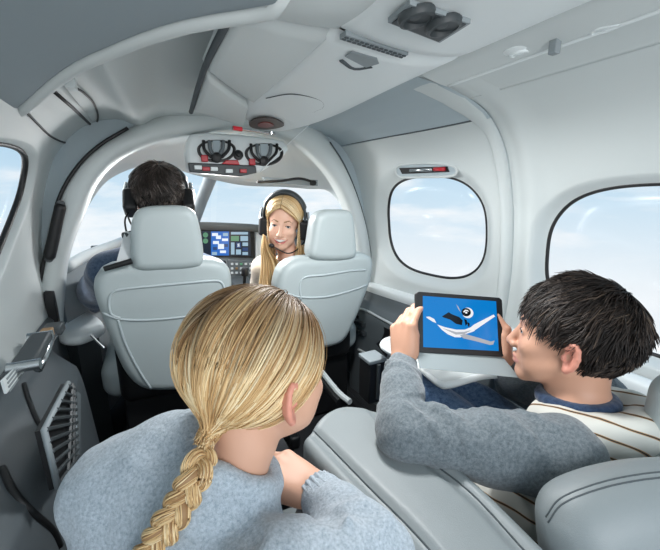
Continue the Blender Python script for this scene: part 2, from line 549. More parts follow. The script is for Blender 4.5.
# ---- right wall, rear panel with the second window: a soft rib beside the frame band
def SRR(y, z):
    x = float(right_x(y, z))+.012-.022*math.exp(-((y-.715)/.035)**2)*(1 if z > .5 else 0)
    return np.array([x, y, z])
OUT2 = superell(.388, .812, .298, .207, 2.9)
w2, ring2, c2 = wall_with_window('wall_right_rear', SRR, 1, -.35, .785, .53, 1.281, OUT2, LINER, dish=.032, dishw=1.12)
struct(w2)
pane('window_2', ring2, (.012, 0, 0), GLASS)
for i, (ring, sx) in enumerate(((ring1, 1), (ring2, 1))):
    struct(tube('trim_%d' % (i+1), ring+np.array([.002*sx, 0, 0]), .0062, BLACK, closed=True, sides=8))
# frame band between the two windows (runs up to the overhead console)
zs = np.concatenate([np.linspace(.53, 1.2, 40), np.linspace(1.21, 1.285, 16)])
rows = []
for z in zs:
    w = .036+.05*sstep((z-1.16)/.10)
    yc = .80
    sec = [(-.0, .014), (.004, -.004), (.012, -.012), (w*.5, -.014), (w-.008, -.012), (w, -.004), (w+.001, .014)]
    rows.append([np.array([float(right_x(yc, z))+dx, yc-.012+dy, z]) for dy, dx in sec])
struct(grid('trim_3', rows, LINER))
# seam between wall and headliner
struct(tube('trim_4', [SR(y, 1.207)+np.array([-.001, 0, 0]) for y in np.linspace(.83, 1.55, 30)], .0035, SEAMD, sides=6))

# ---- ceiling shell
def ceil_z(x, y):
    ax = abs(x)
    z = float(np.interp(ax, RX[::-1][:9], RZ[::-1][:9]))
    z -= .035*math.exp(-((x+.36-.05*(y-1.1))/.045)**2)*float(sstep((y-.55)/.3))
    return z-.03*float(sstep((y-1.15)/.45))*max(0, 1-ax/.6)
xs = np.concatenate([np.linspace(-.62, -.40, 30), np.linspace(-.39, .39, 60), np.linspace(.40, .555, 20)])
ys = np.linspace(-.35, 1.56, 60)
P = []
for x in xs:
    P.append([(x*(1-.13*float(sstep((y-.85)/.75))) if x > 0 else x, y, ceil_z(x, y)) for y in ys])
ceil_o = struct(grid('ceiling', P[:75], LINER)); solidify(ceil_o, .004, 0)  # paler liner than on the right puts door-window light into the colour
iy = next(i for i, y in enumerate(ys) if y > .78)
ceil_r = struct(grid('ceiling_right', [r[iy:] for r in P[74:]], LINER2)); solidify(ceil_r, .004, 0)
ceil_m = struct(grid('ceiling_rear', [r[:iy+1] for r in P[74:100]], LINER)); solidify(ceil_m, .004, 0)

# ---- left door wall with its window
pxo = [(8, 143), (22, 146), (31, 151), (35, 160), (33, 178), (26, 205), (15, 235), (2, 268), (-8, 285), (-22, 292), (-40, 285), (-58, 262), (-70, 225), (-70, 190), (-58, 162), (-35, 148), (-12, 143)]
OUTL = spline(np.array([hit(LEFT, *p)[1:] for p in pxo]), 160, closed=True)
wl, ringl, cl = wall_with_window('wall_left', SL, -1, .25, 1.56, .585, 1.235, OUTL, LINER, dish=.022, dishw=1.09)
struct(wl)
pane('window_3', ringl, (-.012, 0, 0), GLASS)
struct(tube('trim_5', ringl+np.array([-.001, 0, 0]), .008, BLACK, closed=True, sides=8))
# lower left side
def SLL(y, z):
    return np.array([float(left_x(y, z))+.015*float(sstep((.59-z)/.02))+.095*float(sstep((.565-z)/.07))*float(sstep((1.36-y)/.2)), y, z])
struct(grid('wall_left_lower', [[SLL(y, z) for z in np.linspace(.0, .59, 40)] for y in np.linspace(.1, 2.2, 60)], mat('side_panel', srgb(84, 91, 95), .45, bump=.08)))
# lower right side
struct(grid('wall_right_lower', [[SR(y, z)+np.array([.01, 0, 0]) for z in np.linspace(.0, .54, 20)] for y in np.linspace(-.35, 1.75, 40)], DARK))
# floor
fl = MB(); fl.box((0, 1.0, -.02), (.72, 1.5, .02)); struct(fl.build('floor', CARPET))
# firewall of the cockpit
fw = MB(); fw.box((0, 2.42, .35), (.66, .02, .35)); struct(fw.build('wall_front', DARK))

# ---- rear left ceiling panel: its rolled front edge is the top of the door opening
edge = spline([at(-60, 168, Z=1.135), at(0, 125, Z=1.165), at(60, 76, Z=1.195), at(115, 48, Z=1.205), at(170, 28, Z=1.21), at(225, 17, Z=1.212), at(262, 12, Z=1.213), at(279, 5, Z=1.215), at(284, -12, Z=1.22)], 70)
back = np.array([[p[0]-.0-.10*(p[1]), -.30, p[2]+.02-.10*max(0, -p[0]-.35)] for p in edge])
rows = []
for e, b in zip(edge, back):
    dirn = b-e; dirn[2] = 0; dirn /= np.linalg.norm(dirn)
    up = np.array([0, 0, 1.])
    L = np.linalg.norm(b-e)
    prof = [e-dirn*.004+up*.07, e-dirn*.004+up*.03, e-dirn*.002+up*.014, e+dirn*.004+up*.004, e+dirn*.014, e+dirn*.03-up*.002]
    for t in np.linspace(.08, 1, 14):
        q = e*(1-t)+b*t; prof.append(q+up*(-.002-.0*t))
    rows.append(prof)
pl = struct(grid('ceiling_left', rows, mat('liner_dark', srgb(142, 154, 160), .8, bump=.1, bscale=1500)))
struct(tube('trim_12', [e+np.array([.004, .008, .006]) for e in edge], .013, LINER, sides=12))  # rounded rim in a paler tone, painting the highlight on the panel edge

# ================================================================== cockpit frame
outer = spline([(34, 345), (38, 300), (46, 255), (60, 200), (77, 170), (100, 148), (125, 134), (155, 121), (190, 110), (240, 104), (290, 116), (320, 133), (341, 160), (358, 198), (369, 240), (373, 290), (374, 330)], 90)
inner = spline([(60, 345), (62, 300), (68, 255), (84, 212), (97, 182), (118, 160), (145, 146), (172, 138), (195, 133), (240, 126), (283, 136), (308, 152), (330, 176), (346, 206), (356, 245), (359, 290), (360, 330)], 90)
YA = 1.5
rows = []
for o, i in zip(outer, inner):
    a, b = at(*o, Y=YA), at(*i, Y=YA)
    d = b-a
    f = np.array([0, 1., 0])
    out = a-unit(d)*.012
    rows.append([out+f*.06, out+f*.01, a+d*.02-f*.004, a+d*.15-f*.014, a+d*.4-f*.022, a+d*.65-f*.022, a+d*.85-f*.016, a+d*.97-f*.006, b+f*.004, b+f*.02, b+f*.05])
struct(grid('trim_6', rows, LINER))
# black door seal down the left edge of the frame
seal = [at(x, y, Y=YA-.012) for x, y in ((128, 128), (100, 145), (78, 166), (60, 196), (50, 235), (41, 275), (37, 310))]
struct(tube('trim_7', spline(seal, 40), .006, BLACK))
struct(tube('trim_14', spline([at(x, y, Y=YA-.006) for x, y in ((330, 142), (344, 164), (356, 192), (365, 222), (371, 255), (374, 285))], 30), .0035, SEAMD))
# cockpit headliner from the frame to the top of the windshield
hin = spline([(84, 212), (97, 182), (118, 160), (145, 146), (172, 138), (195, 133), (240, 126), (283, 136), (308, 152), (330, 176), (346, 206)], 60)
hout = spline([(84, 213), (104, 184), (128, 170), (150, 166), (172, 168), (195, 175), (240, 185), (283, 187), (308, 189), (328, 191), (346, 209)], 60)
rows = []
for a, b in zip(hin, hout):
    p, q = at(*a, Y=YA+.03), at(*b, Y=1.95)
    rows.append([p*(1-t)+q*t+np.array([0, 0, .035*math.sin(math.pi*t)]) for t in np.linspace(0, 1, 10)]+[q+np.array([0, .03, .01])])
struct(grid('ceiling_front', rows, LINER))
# windshield: two panes, centre post, lower sill
def wsh(u, v):
    """u -1..1 across, v 0..1 up"""
    x = .60*math.sin(u*1.25)/math.sin(1.25); y = 2.36-.62*(1-math.cos(u*1.25))/(1-math.cos(1.25))-.30*v
    return np.array([x, y, .74+.42*v])
for k, (u0, u1) in enumerate(((-1, -.02), (.02, 1))):
    o = grid('window_%d' % (4+k), [[wsh(u, v) for v in np.linspace(0, 1, 8)] for u in np.linspace(u0, u1, 16)], GLASS)
    struct(o)
post = MB()
pa, pb = at(213, 172, Y=2.03), at(192, 226, Y=2.2)
post.add(*(lambda g: (g[0], g[1]))(tube_data([pa, (pa+pb)/2+np.array([0, .02, 0]), pb], .033, 12)))
struct(post.build('trim_8', MGREY))
struct(tube('trim_9', spline([at(66, 268, Y=1.6), at(85, 256, Y=1.75), at(110, 246, Y=1.95), at(140, 234, Y=2.2)], 20), .022, LINER))
# cockpit side walls below the windows
struct(grid('wall_left_cockpit', [[at(62, 272, Y=1.58)*(1-t)+at(140, 238, Y=2.25)*t+np.array([-.01, 0, -dz]) for dz in np.linspace(0, .7, 8)] for t in np.linspace(0, 1, 8)], MGREY))
struct(grid('wall_right_cockpit', [[np.array([.62-.12*t, 1.56+.85*t, .74-dz]) for dz in np.linspace(0, .7, 8)] for t in np.linspace(0, 1, 8)], MGREY))

# ================================================================== overhead console (lamps, vents) along the ceiling
console = thing('overhead_console', 'white overhead console running forward along the cabin ceiling', 'overhead console')
def con_sec(y):
    """(left x, right x, z of underside) at y"""
    k = float(sstep((y-.55)/.75))
    xl = -.055-.02*k
    xr = .235-.02*k
    if y > 1.0:
        t = (y-1.0)/.27; s_ = math.sqrt(max(0, 1-t*t)); c = (xl+xr)/2-.0; xl = c+(xl-c)*(.25+.75*s_); xr = c+(xr-c)*(.25+.75*s_)
    return xl, xr, 1.235-.025*k
def con_panel(name, y0, y1, m, drop=0.0):
    rows = []
    for y in np.linspace(y0, y1, 40):
        xl, xr, z = con_sec(y); z -= drop
        w = xr-xl
        e0 = min((y-y0), (y1-y))
        lift = .012*(1-float(sstep(e0/.012)))
        sec = [(xl-.012, 1.30), (xl-.008, z+.028), (xl, z+.012), (xl+.012, z+.003), (xl+w*.2, z-.004), (xl+w*.4, z-.009), (xl+w*.6, z-.009), (xl+w*.8, z-.003), (xr-.03, z+.006), (xr-.012, z+.014), (xr-.002, z+.026), (xr+.004, 1.30)]
        rows.append([np.array([x, y, zz+lift]) for x, zz in sec])
    P = np.array(rows)
    # smooth the section
    P2 = np.array([spline(r, 40) for r in P])
    return grid(name, P2, m, console)
con_panel('front_cover', .565, 1.268, WHITE)
con_panel('rear_cover', -.30, .56, WHITE)
CON = bvh_of(lambda y, t: (lambda s_: np.array([s_[0]+(s_[1]-s_[0])*t, y, s_[2]-.008*math.sin(math.pi*min(1, max(0, t)))]))(con_sec(y)), -.3, 1.26, -.3, 1.3, 90)
def chit(x, y, off=0.0):
    return hit(CON, x, y)-np.array([0, 0, off])
# slotted speaker grille
g = MB(); A, B = chit(341, 38), chit(402, 57); C2, D = chit(346, 33), chit(407, 50)
ax = unit(B-A); ay = unit((C2-A)-ax*((C2-A)@ax)); az = np.cross(ax, ay); mid = (A+B+C2+D)/4
hl = np.linalg.norm(B-A)/2; hw = abs((C2-A)@ay)/2
g.box(mid, (hl, hw, .004), (ax, ay, az))
for k in range(13):
    for r_ in (-1, 1):
        g.box(mid+ax*(-hl+(k+.5)*2*hl/13)+ay*r_*hw*.42-np.array([0, 0, .002]), (hl/13*.7, hw*.22, .0035), (ax, ay, az), 1)
g.build('speaker_grille', [MGREY, SEAMD], console, bevel=.001)
# small lift handle of the cover
h_ = MB(); A, B = chit(341, 60), chit(372, 66)
h_.tube(spline([A, chit(354, 68), B], 10), .004, 8, mi=1)
h_.poly([chit(345, 55, .001), chit(352, 50, .001), chit(377, 57, .001), chit(379, 62, .001), chit(366, 66, .001)], (0, 0, -.002))
h_.build('cover_latch', [MGREY, SEAMD], console)
# oval map light in the nose of the console
lp = chit(265, 121)
lm = MB()
ring = [chit(249, 121, .003), chit(256, 116.5, .003), chit(268, 115.5, .003), chit(278, 118, .003), chit(284, 123, .003), chit(277, 126, .003), chit(264, 127.5, .003), chit(252, 125.5, .003)]
ring = spline(ring, 32, closed=True)
lm.poly(ring, (0, 0, -.004))
lmo = lm.build('map_light', mat('bronze_lens', srgb(52, 44, 40), .4), console)
ring2_ = (ring-ring.mean(0))*np.array([.45, .45, .45])+ring.mean(0)-np.array([0, 0, .004])
MB().poly(ring2_, (0, 0, -.0025)).build('lens', mat('red_lens', srgb(120, 44, 32), .3), lmo)
# air vents: dark recess with two round nozzles
vent = MB()
q = [chit(388, 16, .002), chit(410, -3, .002), chit(471, 17, .002), chit(440, 37, .002)]
vc = sum(q)/4
vent.poly(q, (0, 0, -.006)); vent.poly([vc+(p-vc)*.9+np.array([0, 0, -.007]) for p in q], (0, 0, .001), 1)
ventb = vent.build('air_vent_plate', [MGREY, DARK], console)
for px in ((417, 10), (444, 19)):
    c = chit(*px, .007)
    nz = MB(); axv = np.array([.15, -.1, -1])
    nz.lathe(c, axv, [(.024, -.004), (.025, .001), (.023, .006), (.019, .007), (.017, -.004), (.010, -.005), (.009, .002), (.002, .003)], 28)
    nz.build('air_nozzle', DARK, ventb)
tube('seam', [chit(x, y, .0005) for x, y in spline(np.array([(266, 98), (288, 94), (308, 96), (322, 101), (323, 107), (313, 112)], float), 40)], .0013, SEAMD, console, 6)
# short red pull and latch at the nose
struct_pull = MB(); a, b = at(233, 128, Z=1.17), at(275, 134, Z=1.165)
struct_pull.tube([a, b], .004, 8); struct_pull.tube([a, a*.8+b*.2], .006, 8, mi=1)
struct_pull.lathe(at(271, 133, Z=1.166), (0, 0, 1), [(.006, -.004), (.006, .004)], 12)
struct_pull.build('release_rod', [CHROME, RED], console)

# ---- padded ceiling panels left of the console
def pad(name, corners, m, bulge=.012, roll=.02, n=26, parent=None):
    """four corners (px,py,z) of a cushioned panel seen from below"""
    c = [at(x, y, Z=z) for x, y, z in corners]
    P = []
    for u in np.linspace(0, 1, n):
        r = []
        for v in np.linspace(0, 1, n):
            p = (c[0]*(1-u)+c[1]*u)*(1-v)+(c[3]*(1-u)+c[2]*u)*v
            e = min(u, 1-u, v, 1-v)
            p = p+np.array([0, 0, roll*(1-float(sstep(e/.08)))-bulge*math.sin(math.pi*u)*math.sin(math.pi*v)])
            r.append(p)
        P.append(r)
    return grid(name, P, m, parent)
P1 = struct(pad('ceiling_panel_1', [(203, 71, 1.215), (232, 10, 1.215), (345, 30, 1.245), (252, 108, 1.225)], LINER, .012))
P2 = struct(pad('ceiling_panel_2', [(190, 112, 1.20), (205, 72, 1.215), (251, 108, 1.225), (246, 128, 1.205)], LINER, .006))
P3 = struct(pad('ceiling_panel_3', [(232, 12, 1.215), (280, -25, 1.215), (420, -20, 1.25), (340, 33, 1.245)], LINER, .012))
struct(tube('trim_10', spline([at(232, 12, Z=1.222), at(204, 70, Z=1.222), at(191, 112, Z=1.207)], 20), .006, SEAMD))

# ---- side rail above the rear right wall with lamps and hooks
rl0, rl1 = [], []
rail = thing('side_rail', 'grey overhead rail with reading lamps above the rear right wall', 'overhead rail')
rows = []
for y in np.linspace(-.3, .70, 40):
    xo = float(right_x(y, 1.235)); z = 1.243
    sec = [(.225, 1.29), (.232, 1.262), (.245, 1.25), (.28, 1.243), (.30, 1.239), (.312, 1.240), (.322, 1.246), (.326, 1.257), (.328, 1.295)]
    rows.append(spline([np.array([x, y, zz]) for x, zz in sec], 36))
grid('rail_cover', rows, LINER, rail)
tube('edge_highlight', [(.320, y, 1.2415) for y in np.linspace(-.3, .70, 30)], .004, WHITE, rail)  # white strip painting in the highlight along the rail's lower edge
for (px, py, r) in ((520, 52, .017), (605, 27, .019), (478, 1, .02)):
    c = at(px, py, Z=1.244 if px > 480 else 1.236)
    lampm = MB(); lampm.lathe(c, (0.1, 0, -1), [(r*1.7, -.008), (r*1.65, -.003), (r*1.4, .000), (r*1.05, .001), (r, .004), (r*.85, .005), (r*.8, .0), (.001, .0)], 28)
    lo = lampm.build('reading_lamp', WHITE, rail)
    MB().lathe(c, (0.1, 0, -1), [(r*.8, -.001), (r*.75, .003), (.001, .005)], 24).build('lens', LAMPGLASS, lo)
c = at(555, 45, Z=1.235)
MB().box(c, (.007, .007, .014)).build('coat_hook', MGREY, rail, bevel=.002)
# ---- bulkhead filling between the cockpit frame and the cabin walls
rows = []
ctr = np.array([-.05, 0, .7])
for o in outer:
    a = at(*o, Y=YA+.03); q = ctr+(a-ctr)*1.16; q[1] = a[1]+.03
    rows.append([a*(1-t)+q*t for t in np.linspace(0, 1, 6)])
struct(grid('wall_bulkhead', rows, LINER2))

# ================================================================== front seats
def front_seat(name, label, back_px, head_px, side, seams, yb=1.25):
    C0 = at(*np.mean(back_px, axis=0), Y=yb)
    t = thing(name, label, 'seat', 'front seats', (C0[0], yb+.2, 0))
    bo = slab('backrest', back_px, .006, .055, LEATHER, t, r=.032, Y=yb)
    f = slab(None, head_px, .005, .045, LEATHER, t, r=.028, Y=yb-.012)
    hd = f.build('headrest', LEATHER, t)
    b = bvh(bo)
    for i, s in enumerate(seams):
        p = trace(b, spline(np.array(s, float), 50), .001)
        tube('piping', p, .0038, PIPE, t, 8)
    x = C0[0]
    soft_box('seat_cushion', (x, yb+.32, .36), (.21, .24, .07), LEATHER, t, r=.05)
    bs = MB(); bs.box((x, yb+.28, .15), (.15, .2, .14)); bs.box((x-.17, yb+.22, .03), (.02, .3, .025)); bs.box((x+.17, yb+.22, .03), (.02, .3, .025))
    bs.build('base', BLACK, t, bevel=.01)
    lower = soft_box('back_shell', (x, yb+.09, .40), (.155, .045, .12), BLACK, t, r=.04)
    return t, b
lp_ = [(92, 290), (95, 276), (106, 267), (130, 263), (165, 260), (205, 259), (226, 264), (233, 280), (231, 312), (224, 345), (212, 375), (196, 390), (165, 393), (142, 391), (124, 374), (108, 338), (97, 308)]
lh_ = [(134, 270), (130, 240), (133, 216), (143, 208), (165, 206), (187, 207), (197, 215), (203, 240), (204, 262), (197, 269), (165, 272)]
seat1, sb1 = front_seat('aircraft_chair', 'light grey leather front seat holding the dark-haired person with the headset', lp_, lh_, -1,
    [[(120, 318), (111, 314), (109, 302), (112, 293), (125, 289), (165, 285), (210, 281), (221, 282), (225, 290)],
     [(100, 312), (120, 319), (150, 320), (190, 316), (225, 309)],
     [(118, 320), (126, 345), (140, 372), (152, 390)]])
rp_ = [(278, 295), (279, 281), (285, 267), (300, 259), (325, 257), (356, 253), (370, 255), (375, 262), (373, 280), (366, 300), (357, 322), (345, 343), (325, 350), (305, 350), (292, 335), (284, 315)]
rh_ = [(312, 258), (313, 238), (317, 218), (326, 211), (340, 210), (352, 211), (356, 220), (358, 240), (358, 256), (350, 261), (330, 262)]
seat2, sb2 = front_seat('aircraft_chair', 'light grey leather front seat holding the smiling long-haired person', rp_, rh_, 1,
    [[(301, 300), (300, 284), (306, 277), (325, 275), (350, 271), (366, 270)],
     [(283, 292), (300, 297), (325, 297), (350, 291), (367, 285)]])
# belt over the left shoulder of the pilot's seat, with its dark guide on the backrest
bl = thing('seat_belt', 'pale seat belt webbing rising over the left shoulder of the pilot seat', 'seat belt', loc=at(125, 255, Y=1.27))
m_ = MB()
m_.poly([at(125, 231, Y=1.30), at(133, 233, Y=1.30), at(131, 258, Y=1.262), at(128, 264, Y=1.252), at(115, 267, Y=1.252), at(118, 256, Y=1.262)], (0, .006, 0))
m_.build('webbing', mat('webbing', srgb(205, 210, 212), .8), bl)
MB().tube([at(124, 236, Y=1.30), at(133, 234, Y=1.32)], .012, 10).build('belt_slot', DARK, bl)
gd = MB(); a, b = at(104, 269, Y=1.24), at(132, 261, Y=1.24); gd.tube([a, b], [.008, .009], 10)
gd.build('belt_guide', BLACK, bl)

# ================================================================== instrument panel
ip = thing('instrument_panel', 'grey cockpit instrument panel with a lit flight display under the windshield', 'instrument panel', loc=(.05, 2.15, .3))
YP = 2.1
gs = MB()
path = [at(x, y, Y=YP-.02) for x, y in ((160, 234), (180, 228), (200, 226), (235, 227), (262, 229), (300, 236))]
gs.tube(spline(path, 30), .022, 12)
gs.build('glareshield', mat('glareshield', srgb(105, 108, 106), .8), ip)
a, b = at(158, 232, Y=YP), at(300, 300, Y=YP)
MB().box(((a[0]+b[0])/2, YP+.10, (a[2]+b[2])/2-.05), ((b[0]-a[0])/2, .09, (a[2]-b[2])/2+.05)).build('panel_body', MGREY, ip, bevel=.01)
def quad(px, Y): return [at(x, y, Y=Y) for x, y in px]
bz = MB(); bz.poly(quad([(200, 228), (254, 229), (255, 258), (201, 257)], YP-.002), (0, .02, 0)); bzo = bz.build('display_bezel', BLACK, ip)
def emis(name, c, s=1.0):
    return mat(name, (0, 0, 0, 1), .2, emit=c, estr=s)
EN, EW, EB, EL, EG, EC = emis('screen_navy', srgb(40, 66, 110)), emis('screen_white', srgb(225, 235, 245)), emis('screen_blue', srgb(40, 105, 190)), emis('screen_light', srgb(150, 180, 200)), emis('screen_green', srgb(90, 140, 110)), emis('screen_dark', srgb(24, 36, 52))
scn = MB()
scn.poly(quad([(202, 231), (250, 231), (251, 256), (203, 255)], YP-.004), (0, .003, 0), 5)
rg = np.random.default_rng(3)
def rect(x0, y0, x1, y1, mi, k=.006): scn.poly(quad([(x0, y0), (x1, y0), (x1, y1), (x0, y1)], YP-k), (0, .001, 0), mi)
rect(211, 231.5, 229, 255.5, 2)
for (x0, y0, x1, y1, mi) in ((212, 233, 218, 236, 1), (216, 235.5, 221, 239, 1), (213, 241, 219, 244, 1), (218, 244, 224, 249, 1), (223, 233, 228, 236, 3), (222, 238.5, 228, 241, 1), (213, 247, 217, 250, 0), (220, 250.5, 226, 253, 1), (224, 244, 228, 247, 0), (212, 252, 217, 255, 3),
        (231, 232, 248, 234.5, 3), (231, 236, 239, 241, 4), (240.5, 236, 248, 241, 3), (231, 242.5, 234.5, 254.5, 3), (236, 242.5, 241, 248, 0), (236, 249.5, 241, 254.5, 3), (242.5, 242.5, 248, 246, 3), (242.5, 247.5, 248, 251, 0), (242.5, 252, 248, 255, 3), (237.5, 243.5, 239.5, 247, 1)):
    rect(x0, y0, x1, y1, mi, .008)
for cx, cy in ((205.5, 235), (205.5, 241)):
    scn.poly([at(cx+2.6*math.cos(t), cy+2.6*math.sin(t), Y=YP-.008) for t in np.linspace(0, 6.28, 14)[:-1]], (0, .001, 0), 4)
scn.build('display_screen', [EN, EW, EB, EL, EG, EC], bzo, smooth=False)
ct = MB(); ct.poly(quad([(228, 260), (255, 261), (255, 278), (228, 277)], YP-.004), (0, .03, 0))
cto = ct.build('control_unit', DGREY, ip, bevel=.003)
bt = MB()
for i in range(5):
    for j in range(3):
        bt.box(at(232+i*4.6, 264+j*4.4, Y=YP-.007), (.007, .004, .006), mi=(1 if (i, j) == (2, 0) else 2 if (i, j) in ((1, 1), (3, 2)) else 0))
bt.build('button', [LAMPGLASS, EG, TAN], cto, bevel=.001)
ks = MB(); ks.lathe(at(224, 262, Y=YP-.006), (0, -1, 0), [(.010, 0), (.010, .02), (.006, .024)], 16)
ks.build('knob', BLACK, ip)
sd = MB(); sd.poly(quad([(256, 232), (275, 232), (275, 300), (256, 300)], YP-.01), (0, .03, 0)); sd.build('side_trim', WHITE, ip, bevel=.006)
pd = MB(); pd.box((.07, 1.75, .25), (.075, .36, .24)); pd.box((.07, 1.85, .51), (.06, .2, .02)); pd.build('pedestal', DARK, ip, bevel=.015)
qd = MB(); qd.lathe((.07, 1.85, .53), (0, -.4, 1), [(.008, 0), (.008, .05), (.018, .055), (.018, .09), (.01, .1)], 16); qd.build('power_lever', BLACK, ip)

# ================================================================== overhead cockpit panel
op = thing('cockpit_overhead_panel', 'white cockpit overhead panel with two dark oval bowls and red switches', 'overhead panel', loc=at(236, 155, Y=1.5))
opx = [(188, 139), (196, 133), (235, 134), (278, 139), (288, 145), (287, 153), (272, 165), (258, 173), (235, 175), (205, 173), (190, 171), (186, 155)]
ob = slab('panel_body', opx, .004, .05, WHITE, op, r=.016, Y=1.47)
f_b = bvh(ob)
for cx, cy in ((216.5, 149.5), (264, 153)):
    bw = MB()
    def el_(sx, sy, dy, oy=0): return np.array([at(cx+sx*math.copysign(abs(math.cos(t))**.9, math.cos(t)), cy+oy+sy*(math.sin(t)*(1 if math.sin(t) > 0 else .75)), Y=1.47)+np.array([0, dy, 0]) for t in np.linspace(0, 2*math.pi, 33)[:-1]])
    R = [el_(19.5, 13, .0), el_(19, 12.5, -.006), el_(17.6, 11.2, -.006), el_(16, 10, .001)]
    n = 32
    for i in range(3): bw.add(list(R[i])+list(R[i+1]), [(k, (k+1) % n, n+(k+1) % n, n+k) for k in range(n)])
    bw.poly(R[3], (0, .002, 0), 1)
    bwo = bw.build('hook_bowl', [BLACK, DARK], op)
    rb = MB()
    for s_ in (-1, 1):
        rb.tube(spline([at(cx+s_*13, cy-9, Y=1.462), at(cx+s_*12, cy, Y=1.452), at(cx+s_*5, cy+8, Y=1.455)], 12), .006, 8, mi=1)
        rb.tube(spline([at(cx+s_*7, cy-9, Y=1.462), at(cx+s_*6, cy, Y=1.455), at(cx+s_*2, cy+6, Y=1.456)], 12), .007, 8, mi=0)
    rb.poly([at(cx-4, cy-9, Y=1.462), at(cx+4, cy-9, Y=1.462), at(cx+3, cy+4, Y=1.462), at(cx-3, cy+4, Y=1.462)], (0, .004, 0), 2)
    rb.lathe(at(cx, cy+8, Y=1.46), (0, -1, 0), [(.02, 0), (.018, .012), (.008, .016)], 14, 1)
    rb.build('headset_hook', [DGREY, BLACK, LINER2], bwo)
    MB().box(at(cx-12, cy+9, Y=1.46), (.012, .008, .012)).build('red_switch', RED, op, bevel=.003)
MB().poly(quad([(222, 164), (226, 160), (238, 160), (240, 165)], 1.452), (0, .02, 0)).build('red_guard', RED, op, bevel=.003)
MB().lathe(at(238, 155.5, Y=1.47), (0, -1, .2), [(.018, 0), (.018, .012), (.010, .014), (.010, .024), (.006, .026)], 20).build('selector_knob', BLACK, op)
st = MB(); st.poly(quad([(188, 162.5), (256, 165.5), (257, 173), (240, 176.5), (190, 172)], 1.455), (0, .03, 0))
sto = st.build('switch_strip', DARK, op, bevel=.004)
for i, (x, y, mi) in enumerate(((198, 167.5, 0), (206, 169, 1), (214, 169, 0), (229, 171, 0), (243, 171, 1))):
    MB().box(at(x, y, Y=1.452), (.013, .010, .007)).build('switch', [WHITE, RED][mi], sto, bevel=.002)
# sun visor and its black rod under the headliner
sv = thing('sun_visor', 'grey folded sun visor with a black rod under the cockpit headliner', 'sun visor', loc=at(290, 182, Y=1.7))
MB().poly([at(262, 177, Y=1.72), at(318, 180, Y=1.72), at(318, 186, Y=1.72), at(266, 183, Y=1.72)], (0, .008, 0)).build('visor_panel', MGREY, sv, bevel=.002)
vr = MB(); vr.tube(spline([at(257, 182, Y=1.7), at(280, 181, Y=1.69), at(300, 178.5, Y=1.69), at(316, 183, Y=1.69)], 20), .006, 8); vr.lathe(at(313, 183, Y=1.69), (1, 0, 0), [(.012, -.012), (.014, 0), (.012, .012)], 14)
vr.build('visor_rod', BLACK, sv)

tag(tube('cord', spline([at(259, 173, Y=1.44), at(284, 148, Y=1.38), at(311, 123, Y=1.30)], 12), .0016, WHITE), 'thin white cord running from the cockpit overhead panel up to the ceiling', 'cord')
# ================================================================== small fittings
FR = bvh(bpy.data.objects['trim_6'])
gh = thing('grab_handle', 'black grab handle on the pillar left of the pilot seat', 'handle', loc=at(55, 230, Y=1.47))
p = [at(x, y, Y=1.47) for x, y in ((61, 204), (57, 222), (53, 242), (49, 259))]
tube('grip', spline(p, 20), [.012]+[.0165]*18+[.012], BLACK, gh, 12)
for q in (p[0], p[-1]): MB().tube([q, q+np.array([-.01, .03, 0])], .012, 10).build('mount', DARK, gh)
MB().poly([at(x, y, Y=1.46) for x, y in ((43, 292), (53, 292), (60, 332), (47, 332))], (0, .03, 0)).build('belt_reel_cover', BLACK, gh, bevel=.004)

ex = thing('exit_handle', 'recessed dark exit handle with a red end above the first cabin window', 'handle', loc=hit(RIGHT, 425, 170))
rim = spline(trace(RIGHT, [(396, 171), (400, 165), (424, 163), (450, 165), (457, 170), (452, 176), (426, 177), (401, 177)], .002), 40, closed=True)
tube('rim', rim, .005, LINER, ex, closed=True)
MB().poly(rim, (.004, 0, 0)).build('recess', LINER2, ex)
sl = trace(RIGHT, [(399, 168), (447, 166.5), (449, 172), (402, 174)], .006)
MB().poly(sl, (.006, 0, 0)).build('slot', BLACK, ex)
gr = trace(RIGHT, [(410, 170.5), (432, 169.5)], .012); tube('bar', gr, .006, CHROME, ex)
gr = trace(RIGHT, [(434, 169.2), (445, 169)], .012); tube('red_end', gr, .007, RED, ex)

# wiring at the top of the door opening
wr = thing('loose_cable', 'thin black cable looping below the ceiling over the left door window', 'cable', loc=at(70, 120, X=-.5))
path = [(24, 109), (38, 124), (52, 137), (68, 143), (82, 139), (94, 128), (98, 117), (94, 104), (84, 93), (74, 87)]
tube('cable', spline(trace(LEFT, path, .02), 60), .003, BLACK, wr, 8)
cp1 = trace(LEFT, [(71, 84), (26, 108)], .012)
MB().box(cp1[0], (.010, .016, .012)).build('clip', WHITE, wr, bevel=.003)
MB().box(cp1[1], (.008, .012, .008)).build('clip', WHITE, wr, bevel=.003)
tube('stay_rod', trace(LEFT, [(50, 88), (72, 107), (94, 128)], .012), .0045, BLACK, wr, 8)
tube('stay_rod', spline(trace(LEFT, [(96, 122), (94, 134), (86, 147), (76, 160)], .012), 12), .006, BLACK, wr, 8)

